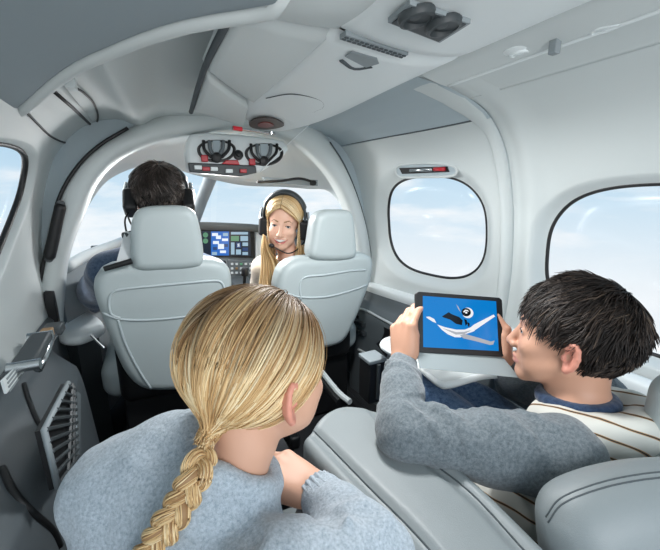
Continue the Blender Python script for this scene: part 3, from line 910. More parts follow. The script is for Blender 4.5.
# door latch bracket, placard and storage pocket on the lower left side
lt = thing('door_latch', 'grey padded latch arm with bright ends on the lower left door sill', 'latch', loc=at(35, 350, X=-.6))
a, b = at(42, 336, X=-.585), at(24, 366, X=-.585)
ax = unit(b-a); wv = np.array([1., 0, 0]); wv = unit(wv-ax*(wv@ax)); nv = np.cross(ax, wv)
MB().box((a+b)/2, (np.linalg.norm(b-a)/2, .020, .011), (ax, wv, nv)).build('arm', DARK, lt, bevel=.006)
MB().tube([b-wv*.026, b+wv*.026], .011, 12).build('end_roller', CHROME, lt)
MB().tube([a-wv*.026, a+wv*.020], .011, 12).build('end_roller', CHROME, lt)
tube('rod', spline([at(38, 370, X=-.575), at(45, 355, X=-.57), at(52, 338, X=-.58), at(60, 330, X=-.6)], 12), .008, CHROME, lt)
MB().box(at(54, 329, X=-.59), (.02, .025, .012)).build('catch', DARK, lt, bevel=.004)
MB().box(at(47, 333, X=-.58), (.012, .012, .01)).build('tan_block', TAN, lt, bevel=.003)
pc = MB(); q = [at(x, y, X=-.60) for x, y in ((0, 381), (18, 364), (22, 372), (4, 394))]; pc.poly(q, (.004, 0, 0))
cen = sum(q)/4
for k in range(4): pc.poly([cen+(p-cen)*np.array([1, .75, .16])+np.array([.0045, 0, .012-.008*k]) for p in q], (.0006, 0, 0), 1)
tag(pc.build('placard', [WHITE, MGREY]), 'narrow white placard strip on the lower left door edge', 'placard')
mp_ = thing('map_pocket', 'black ribbed map pocket with a pale rim on the lower left side', 'pocket', loc=at(62, 440, X=-.55))
LLW = bvh(bpy.data.objects['wall_left_lower'])
q = [at(x, y, X=-.517) for x, y in ((68, 383), (44, 430), (58, 488), (76, 460), (73, 388))]
MB().poly(q, (-.012, 0, 0)).build('pocket_body', BLACK, mp_)
tube('pocket_rim', q[::-1][3:]+q[::-1][:3] if False else [q[3], q[4], q[0], q[1], q[2]], .005, MGREY, mp_)
rb = MB(); cen = sum(q)/5
for k in range(11):
    t = (k+.5)/11
    l = q[0]*(1-t)+q[2]*t if False else (q[0]*(1-2*t)+q[1]*2*t if t < .5 else q[1]*(2-2*t)+q[2]*(2*t-1))
    r_ = q[4]*(1-t)+q[3]*t
    rb.tube([l+np.array([.004, 0, 0]), r_+np.array([.004, 0, .0])], .0035, 6)
for t in (.33, .66):
    rb.tube([q[0]*(1-t)+q[4]*t*1.0+np.array([.004, 0, 0]), q[2]*(1-t)+q[3]*t+np.array([.004, 0, 0])], .004, 6)
rb.build('rib', DARK, mp_)
MB().poly([at(x, y, X=-.519) for x, y in ((73, 388), (81, 394), (80, 470), (76, 462))], (-.012, 0, 0)).build('side_cheek', DGREY, mp_)
struct(tube('trim_11', spline(trace(LLW, [(24, 384), (28, 398), (36, 418), (46, 434), (54, 446)], .002), 24), .005, BLACK))
struct(tube('trim_13', spline(trace(LLW, [(2, 468), (14, 492), (32, 512), (52, 530), (60, 546)], .002), 24), .006, BLACK))

# side shelf by the pilot and dark boxes behind it
sh = thing('pilot_side_shelf', 'pale moulded shelf between the pilot seat and the left side', 'shelf', loc=at(78, 325, Z=.5))
slab('shelf_top', [(58, 336), (58, 322), (66, 311), (82, 309), (98, 316), (104, 326), (92, 333), (76, 338)], .006, .016, WHITE, sh, r=.014, Z=.52)
MB().poly([at(x, y, Z=.50) for x, y in ((60, 336), (66, 314), (96, 318), (98, 330), (76, 338))], (0, 0, -.5)).build('shelf_box', DARK, sh)
MB().tube([at(91, 335, Y=1.30), at(104, 348, Y=1.28)], .004, 8).build('strap_bar', CHROME, sh)

# ================================================================== right side console with pockets
sc_ = thing('side_console', 'dark side console with silver edged storage pockets below the right window', 'side console', loc=(.6, 1.1, 0))
rows = []
for y in np.linspace(-.35, 1.5, 60):
    xo = float(right_x(y, .55))
    rows.append(spline(np.array([(xo+.0, y, .562), (xo-.012, y, .563), (xo-.026, y, .552), (xo-.03, y, .535), (xo-.028, y, .52)]), 14))
grid('ledge', rows, WHITE, sc_)
rows = []
for y in np.linspace(-.35, 1.5, 60):
    xo = float(right_x(y, .55))
    rows.append(spline(np.array([(xo-.024, y, .53), (xo-.034, y, .50), (xo-.045, y, .475), (xo-.085, y, .455), (xo-.095, y, .44), (xo-.10, y, .40), (xo-.10, y, .2), (xo-.10, y, .0)]), 30))
so = grid('console_body', rows, DGREY, sc_); sbv = bvh(so)
tr = trace(sbv, [(352, 312), (362, 309), (382, 319), (402, 330), (414, 340)], .004)
tube('pocket_trim', spline(tr, 20), .006, LINER, sc_)
tr = trace(sbv, [(346, 341), (358, 349), (372, 356), (390, 361)], .004)
tube('pocket_trim', spline(tr, 20), .006, LINER, sc_)
pk = trace(sbv, [(354, 314), (400, 334), (386, 357), (347, 340)], .003)
MB().poly(pk, (.003, 0, -.002)).build('pocket', BLACK, sc_)
for i in range(3):
    for j in range(2):
        q = trace(sbv, [(352+i*5+j*1, 320+i*2+j*9)], .012)
        MB().box(q[0], (.012, .018, .010)).build('socket', DARK, sc_, bevel=.002)

# fold-out table under the tablet
tb = thing('fold_out_table', 'pale fold-out table leaf with a bright rounded rim under the tablet', 'table', loc=at(430, 360, Z=.56))
tpx = [(382, 345), (394, 338), (440, 335), (500, 345), (540, 358), (520, 372), (486, 375), (452, 384), (440, 384), (428, 375), (412, 362), (392, 353)]
to = slab('table_top', tpx, .005, .008, LINER, tb, r=.007, Z=.575)
tube('table_rim', spline([at(x, y, Z=.571) for x, y in tpx], 80, closed=True), .0075, WHITE, tb, closed=True)
MB().tube([at(500, 352, Z=.565), at(500, 352, Z=.565)+np.array([.05, .05, -.15])], .012, 10).build('support_arm', DGREY, tb)

# black cup holder block in front of the armrest
ch = thing('cup_holder', 'black cup holder block at the front of the centre armrest', 'cup holder', loc=at(377, 400, Y=.78))
a = at(378, 364, Y=.80)
MB().box(a+np.array([0, .03, -.06]), (.028, .03, .065)).build('holder_body', BLACK, ch, bevel=.004)
MB().box(a+np.array([0.0, .03, .008]), (.030, .032, .006)).build('holder_lid', MGREY, ch, bevel=.003)
MB().tube([a+np.array([.0, -.004, .0]), a+np.array([.0, -.004, -.11])], .006, 8).build('strap', DARK, ch)

# bright seat rail and dark floor hardware between the seats
fr = thing('seat_rail', 'bright seat track between the copilot seat and the armrest', 'rail', loc=at(330, 390, Z=.2))
MB().tube(spline([at(322, 372, Z=.33), at(338, 392, Z=.33), at(350, 402, Z=.33)], 12), .010, 8).build('track', LINER, fr)
MB().tube(spline([at(322, 380, Z=.31), at(340, 402, Z=.31)], 8), .014, 8).build('track_base', BLACK, fr)

# ================================================================== centre armrest and rear seats
am = thing('centre_armrest', 'long grey leather armrest cushion between the girl and the boy', 'armrest', loc=at(380, 450, Z=.5))
ZA = .555
apx = [(304, 442), (310, 428), (320, 414), (335, 405), (352, 403), (384, 409), (410, 425), (470, 472), (530, 528), (600, 600), (640, 660), (540, 720), (470, 650), (430, 588), (392, 540), (345, 490)]
f = slab(None, apx, .005, .07, None, r=.02, n=80, Z=ZA)
for ln, r_ in (([(311, 428), (330, 447), (372, 490), (412, 530), (470, 600)], .0035), ([(372, 408), (410, 446), (470, 492), (523, 549), (560, 590)], .0035)):
    p = spline([at(x, y, Z=ZA) for x, y in ln], 24)
    for a, b in zip(p[:-1], p[1:]): f.cone(a, b, .0055, k=.012, op='sub')
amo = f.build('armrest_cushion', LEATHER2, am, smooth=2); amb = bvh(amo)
for ln in ([(311, 428), (330, 447), (372, 490), (412, 530), (440, 562)], [(372, 408), (410, 446), (470, 492), (523, 549), (540, 566)]):
    tube('seam', trace(amb, spline(np.array(ln, float), 60), .0003), .0014, SEAMD, am, 6)
MB().poly([at(x, y, Z=ZA-.12) for x, y in ((312, 440), (336, 412), (385, 416), (520, 530), (590, 620), (500, 690), (400, 545))], (0, 0, -(ZA-.12))).build('armrest_base', DARK, am)

rs = thing('aircraft_chair', 'grey leather rear seat with stitched bolster behind the boy', 'seat', 'rear seats', loc=(.35, .1, 0))
bpx = [(542, 530), (545, 508), (558, 491), (585, 478), (622, 468), (665, 463), (720, 466), (770, 500), (790, 560), (780, 640), (700, 680), (600, 660), (555, 600)]
c0 = at(640, 540, Y=.15)
f = Field((.05, -.25, .05), (.75, .35, .85), .006)
P = spline(np.array([on(x, y, .485) for x, y in bpx]), 60, closed=True)
o_ = P.mean(0); ex_ = CR; ey_ = CU; ez_ = CF
f.prism(np.stack([(P-o_)@CR, (P-o_)@CU], 1), o_, CR, CU, CF, .06, .058)
stit = [(546, 516), (560, 498), (590, 485), (625, 476), (665, 471), (700, 473)]
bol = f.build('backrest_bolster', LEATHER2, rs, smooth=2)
bb_ = bvh(bol)
for dy in (0, 5.5):
    p = trace(bb_, spline(np.array([(x+dy*.4, y+dy+1) for x, y in stit], float), 50), -.0005)
    if len(p) > 3: tube('stitch_seam', p, .0014, SEAMD, rs, 6)
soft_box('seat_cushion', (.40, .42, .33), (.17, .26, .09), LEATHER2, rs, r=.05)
soft_box('outer_bolster', at(668, 430, d=.62) if False else on(680, 440, .60), (.05, .05, .12), LEATHER, rs, r=.045)
MB().box((.42, .4, .12), (.17, .22, .12)).build('seat_base', BLACK, rs, bevel=.01)
rs2 = thing('aircraft_chair', 'grey leather rear seat under the girl in the pale sweater', 'seat', 'rear seats', loc=(-.25, .35, 0))
soft_box('seat_cushion', (-.27, .42, .25), (.20, .24, .07), LEATHER2, rs2, r=.05)
MB().box((-.27, .4, .10), (.17, .2, .09)).build('seat_base', BLACK, rs2, bevel=.01)
# ================================================================== people: shared builders
SKIN_G = mat('skin_girl', srgb(208, 162, 137), .5, bump=.06, bscale=700, sss=0)
SKIN_B = mat('skin_boy', srgb(205, 156, 130), .5, bump=.06, bscale=700, sss=0)
SKIN_W = mat('skin_woman', srgb(232, 186, 162), .5, sss=0)
SKIN_P = mat('skin_pilot', srgb(196, 150, 126), .5, sss=0)
LIP = mat('lips', srgb(206, 142, 130), .4, sss=0)
LIPW = mat('lips_rose', srgb(205, 120, 116), .35)
EARR = mat('ear_flush', srgb(216, 146, 126), .5, sss=0)
BROW_D = mat('brow_dark', srgb(70, 54, 46), .8)
BROW_L = mat('brow_light', srgb(150, 112, 80), .8)
EYEW = mat('eye_white', srgb(236, 236, 234), .15, spec=.6)
IRIS = mat('iris', srgb(72, 84, 92), .15, spec=.6)
PUPIL = mat('pupil', srgb(8, 8, 9), .1, spec=.6)
LASH = mat('lash', srgb(48, 36, 32), .7)
TEETH = mat('teeth', srgb(246, 244, 238), .25)

def frame(yaw, pitch, roll):
    yaw, pitch, roll = [math.radians(t) for t in (yaw, pitch, roll)]
    f = np.array([math.sin(yaw)*math.cos(pitch), math.cos(yaw)*math.cos(pitch), math.sin(pitch)])
    r0 = np.array([math.cos(yaw), -math.sin(yaw), 0]); u0 = np.cross(r0, f)
    r = r0*math.cos(roll)-u0*math.sin(roll); u = u0*math.cos(roll)+r0*math.sin(roll)
    return np.array([r, f, u])

LIPS_U = [(-.0245, .0815, -.0715), (-.012, .0925, -.0672), (-.004, .0965, -.0655), (0, .0965, -.0665), (.004, .0965, -.0655), (.012, .0925, -.0672), (.0245, .0815, -.0715)]
LIPS_L = [(-.0245, .0815, -.0720), (-.012, .0910, -.0768), (0, .0945, -.0782), (.012, .0910, -.0768), (.0245, .0815, -.0720)]
def smile_shift(p, smile):
    x, y, z = p
    return np.array([x*(1+.28*smile), y-.006*smile*abs(x)/.02, z+.010*smile*(abs(x)/.025)**1.5+(-.0035*smile if z < -.0725 else .002*smile if abs(x) < .02 else 0)])

def add_head(f, H, A, s, smile=0, ears=True, slim=1.0, jz=1.0):
    W = lambda p: H+s*(np.array([p[0], p[1], p[2]*(jz if p[2] < -.045 else 1)], float)@A)
    e = lambda c, r, k=.01, op='add', ax=A: f.ell(W(c), np.asarray(r)*s, ax, k*s, op)
    c_ = lambda a, b, ra, rb, k=.01, op='add': f.cone(W(a), W(b), ra*s, rb*s, k*s, op)
    e((0, -.012, .032), (.0755, .097, .088), .0)
    e((0, .030, -.034), (.060*slim, .062, .080), .022)
    for q in (-1, 1):
        c_((q*.052*slim, .0, -.055), (q*.018, .070, -.101), .016, .015, .022)
        e((q*.042*slim, .058, -.030), (.021, .024, .020), .02)
        e((q*.040*slim, .044, -.066), (.020, .024, .024), .02)
        c_((q*.012, .084, .020), (q*.042, .070, .021), .010, .008, .014)
    e((0, .076, -.1), (.016, .016, .014), .016)
    e((0, .074, -.068), (.028, .019, .024), .014)
    for q in (-1, 1): e((q*.032, .098+.003*smile, -.001), (.016, .016, .0135-.0015*smile), .012, 'sub')
    c_((0, .087, .006), (0, .108, -.034), .0075, .0105, .009)
    e((0, .107, -.038), (.0105, .0105, .0095), .006)
    for q in (-1, 1):
        e((q*.0125, .098, -.041), (.0075, .010, .0075), .005)
        e((q*.032, .0725, 0), (.0138, .0142, .0135), .004)
        e((q*.032, .0875, -.0005), (.0128, .008, .0050-.001*smile), .0015, 'sub')
    up = [smile_shift(p, smile) for p in LIPS_U]; lo = [smile_shift(p, smile) for p in LIPS_L]
    f.chain([W(p) for p in up], [s*r for r in (.0025, .0045, .0048, .0045, .0048, .0045, .0025)], .003*s)
    f.chain([W(p) for p in lo], [s*r for r in (.0025, .0052, .0062, .0052, .0025)], .003*s)
    if smile > .5:
        e((0, .096, -.0700), (.0255, .018, .0078), .002, 'sub')
    else:
        f.cone(W((-.021, .090, -.0718)), W((.021, .090, -.0718)), .0012*s, k=.002*s, op='sub')
    if ears:
        for q in (-1, 1):
            out = unit(A[0]*q*.90+A[1]*.43); fw = unit(A[1]-out*(A[1]@out)); t_ = .18
            upv = np.cross(out, fw); upv = unit(upv*np.sign(upv@A[2])); u2 = upv*math.cos(t_)-fw*math.sin(t_); f2 = fw*math.cos(t_)+upv*math.sin(t_)
            c = W((q*.0790, -.016, -.020)); axs = np.array([out, f2, u2])
            f.ell(c, np.array([.007, .017, .029])*s, axs, .006*s)
            ring = [(-.2, -.95), (.55, -.62), (.75, 0.0), (.62, .5), (.25, .9), (-.25, 1.0), (-.72, .75), (-.98, .25), (-.95, -.25), (-.7, -.65), (-.2, -.95)]
            pts = [c+s*(out*.0075+f2*.0165*a+u2*.029*b) for a, b in ring]
            f.chain(pts[3:], [.0044*s]*(len(pts)-3), .003*s)
            f.ell(c+s*(out*.004-u2*.027+f2*.000), np.array([.005, .008, .009])*s, axs, .005*s)
            f.ell(c+s*(out*.0085+f2*.002-u2*.001), np.array([.0095, .0100, .0165])*s, axs, .003*s, 'sub')
            f.cone(c+s*(out*.004+f2*.013-u2*.004), c+s*(out*.005+f2*.011-u2*.009), .004*s, k=.003*s)
            f.chain([c+s*(out*.006-f2*.006+u2*.016), c+s*(out*.006-f2*.009+u2*.0), c+s*(out*.006-f2*.005-u2*.012)], [.0025*s]*3, .003*s)
    return W

def head_mats(o, H, A, s, smile, brow=True):
    """0 skin, 1 lips, 2 brow, 3 ear flush"""
    up = np.array([smile_shift(p, smile) for p in LIPS_U]); lo = np.array([smile_shift(p, smile) for p in LIPS_L])
    def dist(L, P):
        d = np.full(len(L), 9.)
        for a, b in zip(P[:-1], P[1:]):
            t = np.clip(((L-a)@(b-a))/((b-a)@(b-a)), 0, 1); d = np.minimum(d, np.linalg.norm(L-a-t[:, None]*(b-a), axis=1))
        return d
    def fn(c):
        L = (c-H)@A.T/s; r = np.zeros(len(c), int)
        near = np.linalg.norm(L, axis=1) < .16
        r[near & (dist(L, up) < .0046)] = 1
        r[near & (dist(L, lo) < .0056)] = 1
        if brow:
            ax = np.abs(L[:, 0]); zc = .0215+.006*np.clip((ax-.014)/.022, 0, 1)-.010*np.clip((ax-.036)/.014, 0, 1)
            r[near & (ax > .013) & (ax < .050) & (np.abs(L[:, 2]-zc) < .0032*np.clip((.056-ax)/.03, .4, 1)) & (L[:, 1] > .045)] = 2
        r[near & (np.abs(L[:, 0]) > .0775) & (L[:, 1] < .02) & (L[:, 2] > -.055)] = 3
        return r
    face_mats(o, fn)

def eyes(parent, H, A, s, look=(0, 1, 0), lash=True):
    W = lambda p: H+s*(np.asarray(p, float)@A)
    lk = unit(np.asarray(look, float)@A)
    for q in (-1, 1):
        c = W((q*.032, .0735, 0)); m_ = MB()
        prof = [(.0125*math.sin(a), .0125*math.cos(a)) for a in np.linspace(.02, math.pi-.02, 24)]
        n = 28
        m_.lathe(c, lk, [(r*s, h*s) for r, h in prof], n)
        o = m_.build('eye', [EYEW, IRIS, PUPIL], parent)
        face_mats(o, lambda P: np.where(((P-c)@lk) > .0122*s*.985, 2, np.where(((P-c)@lk) > .0108*s, 1, 0)))
        if lash:
            p = [W((q*(.032+.0135*t), .0872-.004*t*t-(.002 if t > .5 else 0), .0048-.005*t*t)) for t in np.linspace(-1, 1, 12)]
            tube('eyelash', p, .0011*s, LASH, parent, 5)

def hand(f, wrist, d, back, s, side, curl=(.5, .5, .5, .5), thumb=(.5, .3), spread=.12, k=.004, wr=.022, splay=None):
    """palm from the wrist along d with the back of the hand facing 'back'; side +1 puts the thumb on +cross(d, back)"""
    d = unit(d); back = unit(back-d*(back@d)); lat = np.cross(d, back)*side
    pl = .088*s
    for i, o_ in enumerate((.030, .011, -.010, -.029)):
        base = wrist+d*.012*s+lat*o_*.55*s
        kn = wrist+d*(pl-.006*s*abs(i-1.2))+lat*o_*s+back*.003*s
        f.cone(base, kn, .0145*s, .0112*s, .010*s)
        L = (.043, .048, .045, .035)[i]*s; r0 = (.0090, .0092, .0088, .0078)[i]*s
        ang = 0; p = kn; dirv = unit(d+lat*spread*(1.4-i)*.6)
        for j, fr in enumerate((1.0, .66, .52)):
            ang += curl[i]*(1.0, 1.15, .7)[j]
            v = dirv*math.cos(ang)-back*math.sin(ang)
            q = p+v*L*fr; f.cone(p, q, r0*(1-.10*j), r0*(.9-.10*j), k*s*(1.4 if j == 0 else .6)); p = q
    f.ell(wrist+d*.045*s-back*.004*s, np.array([.046, .036, .014])*s, np.array([d, lat, back]), .012*s)
    tb = wrist+d*.022*s+lat*.022*s-back*.008*s
    td = unit(d*math.cos(thumb[0])+lat*math.sin(thumb[0])-back*thumb[1])
    p1 = tb+td*.040*s; td2 = unit(td+d*.35-lat*.25-back*thumb[1]*.6); p2 = p1+td2*.030*s; td3 = unit(td2+d*.2-lat*.2); p3 = p2+td3*.022*s
    f.cone(tb, p1, .0155*s, .0118*s, .010*s); f.cone(p1, p2, .0108*s, .0098*s, .004*s); f.cone(p2, p3, .0098*s, .0080*s, .003*s)

def strand_mesh(name, P, R, m, parent, tone, root=None, sides=3):
    """P [N,L,3] centre lines, R [N,L] radii -> one mesh of tapered locks"""
    P = np.asarray(P, np.float32); N, L, _ = P.shape
    T = np.gradient(P, axis=1); T /= np.linalg.norm(T, axis=2, keepdims=True)+1e-9
    ref = np.array([.31, .17, .93], np.float32)
    U = np.cross(T, ref); U /= np.linalg.norm(U, axis=2, keepdims=True)+1e-9; B = np.cross(T, U)
    a = np.linspace(0, 2*math.pi, sides, endpoint=False)
    V = P[:, :, None]+R[:, :, None, None]*(np.cos(a)[None, None, :, None]*U[:, :, None]+np.sin(a)[None, None, :, None]*B[:, :, None])
    idx = np.arange(N*L*sides).reshape(N, L, sides)
    q = np.stack([idx[:, :-1], np.roll(idx, -1, 2)[:, :-1], np.roll(idx, -1, 2)[:, 1:], idx[:, 1:]], -1).reshape(-1, 4)
    me = bpy.data.meshes.new(name); V = V.reshape(-1, 3)
    me.vertices.add(len(V)); me.vertices.foreach_set('co', V.astype(np.float32).ravel())
    me.loops.add(len(q)*4); me.loops.foreach_set('vertex_index', q.astype(np.int32).ravel())
    me.polygons.add(len(q)); me.polygons.foreach_set('loop_start', np.arange(0, len(q)*4, 4, dtype=np.int32))
    me.update(calc_edges=True)
    at_ = me.attributes.new('tone', 'FLOAT', 'POINT'); at_.data.foreach_set('value', np.repeat(np.asarray(tone, np.float32), L*sides))
    if root is not None:
        a2 = me.attributes.new('root', 'FLOAT', 'POINT'); a2.data.foreach_set('value', np.repeat(np.asarray(root, np.float32).reshape(-1), sides))
    return link(name, me, m, parent)

def hair_material(name, stops, rough=.4, root=None, spec=.5):
    m = bpy.data.materials.new(name); m.use_nodes = True
    nt = m.node_tree; b = nt.nodes['Principled BSDF']
    g = nt.nodes.new('ShaderNodeAttribute'); g.attribute_name = 'tone'
    rp = nt.nodes.new('ShaderNodeValToRGB'); el = rp.color_ramp.elements
    while len(el) < len(stops): el.new(.5)
    for e, (p, c) in zip(el, stops): e.position = p; e.color = c
    nt.links.new(g.outputs['Fac'], rp.inputs['Fac']); out = rp.outputs['Color']
    if root:
        a2 = nt.nodes.new('ShaderNodeAttribute'); a2.attribute_name = 'root'
        mx = nt.nodes.new('ShaderNodeMix'); mx.data_type = 'RGBA'
        nt.links.new(a2.outputs['Fac'], mx.inputs['Factor']); nt.links.new(out, mx.inputs['A']); mx.inputs['B'].default_value = root
        out = mx.outputs['Result']
    nt.links.new(out, b.inputs['Base Color'])
    b.inputs['Roughness'].default_value = rough; b.inputs['Specular IOR Level'].default_value = spec
    return m
def slerp(a, b, t):
    """a [N,3], b [3] or [N,3], t [L] -> [N,L,3]"""
    b = np.broadcast_to(b, a.shape); c = np.clip((a*b).sum(1), -1, 1); th = np.arccos(c)[:, None]; s_ = np.sin(th)+1e-6
    return (np.sin((1-t)[None]*th)/s_)[:, :, None]*a[:, None]+(np.sin(t[None]*th)/s_)[:, :, None]*b[:, None]
def lumpy(D, seed, f=6):
    """smooth random value per direction, 0..1"""
    rg = np.random.default_rng(seed); v = np.zeros(len(D))
    for i in range(6):
        k = rg.normal(size=3)*f; v += np.sin(D@k+rg.random()*6.28)
    return .5+.5*np.tanh(v*.6)

# ================================================================== tablet
tab = thing('tablet', 'tablet in a black case showing a white jet on a blue screen', 'tablet', loc=on(458, 326, .82))
TL, TR, BR, BL = on(416, 292, .815), on(503, 298, .845), on(502, 357, .815), on(414, 352, .785)
tc_ = (TL+TR+BR+BL)/4
tx = unit(TR-TL+BR-BL); tn = unit(np.cross(tx, TL-BL+TR-BR)); ty = np.cross(tn, tx)
if tn@(CAM-tc_) < 0: tn = -tn
hw, hh = np.linalg.norm(TR-TL+BR-BL)/4, np.linalg.norm(TL-BL+TR-BR)/4
ty = unit(TL-BL+TR-BR-tx*((TL-BL+TR-BR)@tx))
def tp(u, v, n=0.0): return tc_+tx*u*hw+ty*v*hh+tn*n
cs = MB(); o2 = [(-.94, -1), (.94, -1), (1, -.92), (1, .92), (.94, 1), (-.94, 1), (-1, .92), (-1, -.92)]
cs.poly([tp(u, v, -.005) for u, v in o2], tn*.010)
cso = cs.build('case', BLACK, tab, bevel=.002)
SB = emis('screen_sky_blue', srgb(4, 122, 200)); SW = emis('screen_jet_white', srgb(232, 234, 238)); SK = emis('screen_jet_black', srgb(10, 12, 18)); SG = emis('screen_jet_grey', srgb(168, 172, 180))
sc2 = MB(); sc2.poly([tp(u, v, .0052) for u, v in ((-.845, -.82), (.845, -.82), (.845, .86), (-.845, .86))], tn*.0004)
sco = sc2.build('screen', SB, tab, smooth=False)
def sp_(x, y, n): 
    # crop coordinates of the picture on the screen -> tablet plane
    u = -.845+1.69*((x-132)+(y-85)*.017)/394; v = .86-1.68*((y-85)-(x-132)*.069)/300
    return tp(u, v, n)
jp = MB()
def shp(pts, mi, n): jp.poly([sp_(x, y, n) for x, y in pts], tn*.0002, mi)
shp([(202, 255), (240, 270), (300, 285), (345, 285), (375, 272), (402, 262), (398, 292), (380, 300), (345, 312), (322, 330), (290, 329), (255, 312), (225, 286)], 0, .0060)
shp([(145, 210), (162, 208), (187, 222), (197, 246), (180, 239), (150, 217)], 0, .0060)
shp([(372, 276), (395, 255), (505, 194), (513, 205), (402, 286)], 0, .0062)
shp([(318, 318), (345, 310), (400, 328), (480, 355), (501, 350), (492, 373), (475, 376), (400, 353), (335, 336)], 3, .0062)
shp([(228, 207), (265, 181), (277, 192), (318, 210), (336, 230), (331, 259), (300, 251), (270, 226), (235, 213)], 1, .0062)
shp([(344, 220), (358, 228), (361, 250), (350, 263)], 1, .0062)
shp([(362, 238), (373, 250), (369, 271), (362, 262)], 1, .0062)
shp([(306, 133), (318, 150), (329, 182), (316, 163)], 3, .0060)
circ = lambda cx, cy, rx, ry: [(cx+rx*math.cos(t), cy+ry*math.sin(t)) for t in np.linspace(0, 6.28, 25)[:-1]]
shp(circ(366, 185, 30, 32), 0, .0061); shp(circ(357, 181, 25, 25), 1, .0063)
shp([(340, 178), (352, 166), (366, 168), (372, 180), (366, 176), (354, 174), (346, 184)], 0, .0065); shp(circ(357, 184, 6, 6), 0, .0065)
shp([(228, 276), (300, 300), (340, 298), (380, 288), (340, 312), (296, 314)], 3, .0061)
jp.build('jet_picture', [SW, SK, SB, SG], sco, smooth=False)
# grey folded cover below the tablet
fl_ = MB(); q = [tp(-.98, -1.0, -.006), tp(1.0, -1.0, -.006), on(545, 377, .76), on(425, 373, .745)]
fl_.poly([on(417, 351, .785), on(503, 357, .815), on(520, 378, .775), on(420, 368, .755)], -tn*.004)
fl_.build('folded_cover', mat('cover_fabric', srgb(140, 150, 152), .8, bump=.2), tab, bevel=.001)
# ================================================================== the boy
SLEEVE = heather('sleeve_heather', srgb(84, 93, 98), srgb(126, 135, 140), 900, .3)
def stripes_mat():
    m = bpy.data.materials.new('hoodie_stripes'); m.use_nodes = True
    nt = m.node_tree; b = nt.nodes['Principled BSDF']
    tc = nt.nodes.new('ShaderNodeTexCoord'); n = nt.nodes.new('ShaderNodeTexNoise'); n.inputs['Scale'].default_value = 9
    sx = nt.nodes.new('ShaderNodeSeparateXYZ'); nt.links.new(tc.outputs['Object'], sx.inputs[0]); nt.links.new(tc.outputs['Object'], n.inputs['Vector'])
    a = nt.nodes.new('ShaderNodeMath'); a.operation = 'MULTIPLY_ADD'; a.inputs[1].default_value = .02
    dt = nt.nodes.new('ShaderNodeVectorMath'); dt.operation = 'DOT_PRODUCT'; dt.inputs[1].default_value = (.55, .25, .8)
    nt.links.new(tc.outputs['Object'], dt.inputs[0])
    nt.links.new(n.outputs['Fac'], a.inputs[0]); nt.links.new(dt.outputs['Value'], a.inputs[2])
    mo = nt.nodes.new('ShaderNodeMath'); mo.operation = 'PINGPONG'; mo.inputs[1].default_value = .014
    nt.links.new(a.outputs[0], mo.inputs[0])
    dv = nt.nodes.new('ShaderNodeMath'); dv.operation = 'DIVIDE'; dv.inputs[1].default_value = .014
    nt.links.new(mo.outputs[0], dv.inputs[0])
    rp = nt.nodes.new('ShaderNodeValToRGB'); rp.color_ramp.interpolation = 'CONSTANT'
    el = rp.color_ramp.elements; el[0].position = 0; el[0].color = srgb(60, 62, 64); el[1].position = .07; el[1].color = srgb(178, 140, 96)
    e = el.new(.15); e.color = srgb(214, 214, 206)
    nt.links.new(dv.outputs[0], rp.inputs['Fac']); nt.links.new(rp.outputs['Color'], b.inputs['Base Color'])
    b.inputs['Roughness'].default_value = .95; b.inputs['Specular IOR Level'].default_value = .15
    return m
HOOD = stripes_mat()
CREAM = heather('cream_knit', srgb(198, 200, 194), srgb(222, 224, 218), 600, .3)
NAVY = heather('navy_knit', srgb(36, 52, 78), srgb(58, 78, 106), 700, .3)
DENIM = heather('denim', srgb(58, 84, 120), srgb(116, 146, 182), 500, .4)

boy = thing('person', 'boy with short dark hair in a grey sleeved striped hoodie holding a tablet', 'person', loc=(.39, .28, .34))
BH = np.array([.385, .391, .722]); BA = frame(-24, 0, 4); BS = .93
f = Field((-.06, .02, .18), (.66, .86, .88), .0029)
add_head(f, BH, BA, BS, 0)
nb = np.array([.382, .352, .590])
f.chain([BH+BS*(np.array([0, -.030, -.060])@BA), BH+BS*(np.array([0, -.030, -.11])@BA), nb], [.050, .046, .052], .02)
LS, RS = on(556, 457, .62), np.array([.495, .385, .565])
LE = on(403, 433, .645)
LW = BL-tx*.020-ty*.024-tn*.020
RE = np.array([.50, .57, .505])
tLm = (TL+BL)/2; tRm = (TR+BR)/2
RW = BR+tx*.022-ty*.010-tn*.022
f.chain([nb-np.array([0, 0, .05]), (LS+nb)/2+np.array([0, 0, -.03]), LS], [.045, .045, .046], .02)
f.chain([nb-np.array([0, 0, .05]), (RS+nb)/2-np.array([0, 0, .03]), RS], [.045, .045, .046], .02)
f.chain([LS, LE, LW], [.046, .034, .023], .01)
f.chain([RS, RE, RW], [.046, .034, .023], .01)
f.chain([nb-np.array([0, .01, .06]), np.array([.385, .30, .47]), np.array([.40, .25, .36])], [.09, .10, .10], .03)
hipL, hipR = np.array([.34, .25, .35]), np.array([.46, .27, .35])
knL, knR = np.array([.255, .66, .470]), np.array([.37, .70, .455])
f.chain([hipL, knL, knL+np.array([.0, .06, -.27])], [.075, .05, .04], .02)
f.chain([hipR, knR, knR+np.array([.0, .06, -.27])], [.075, .05, .04], .02)
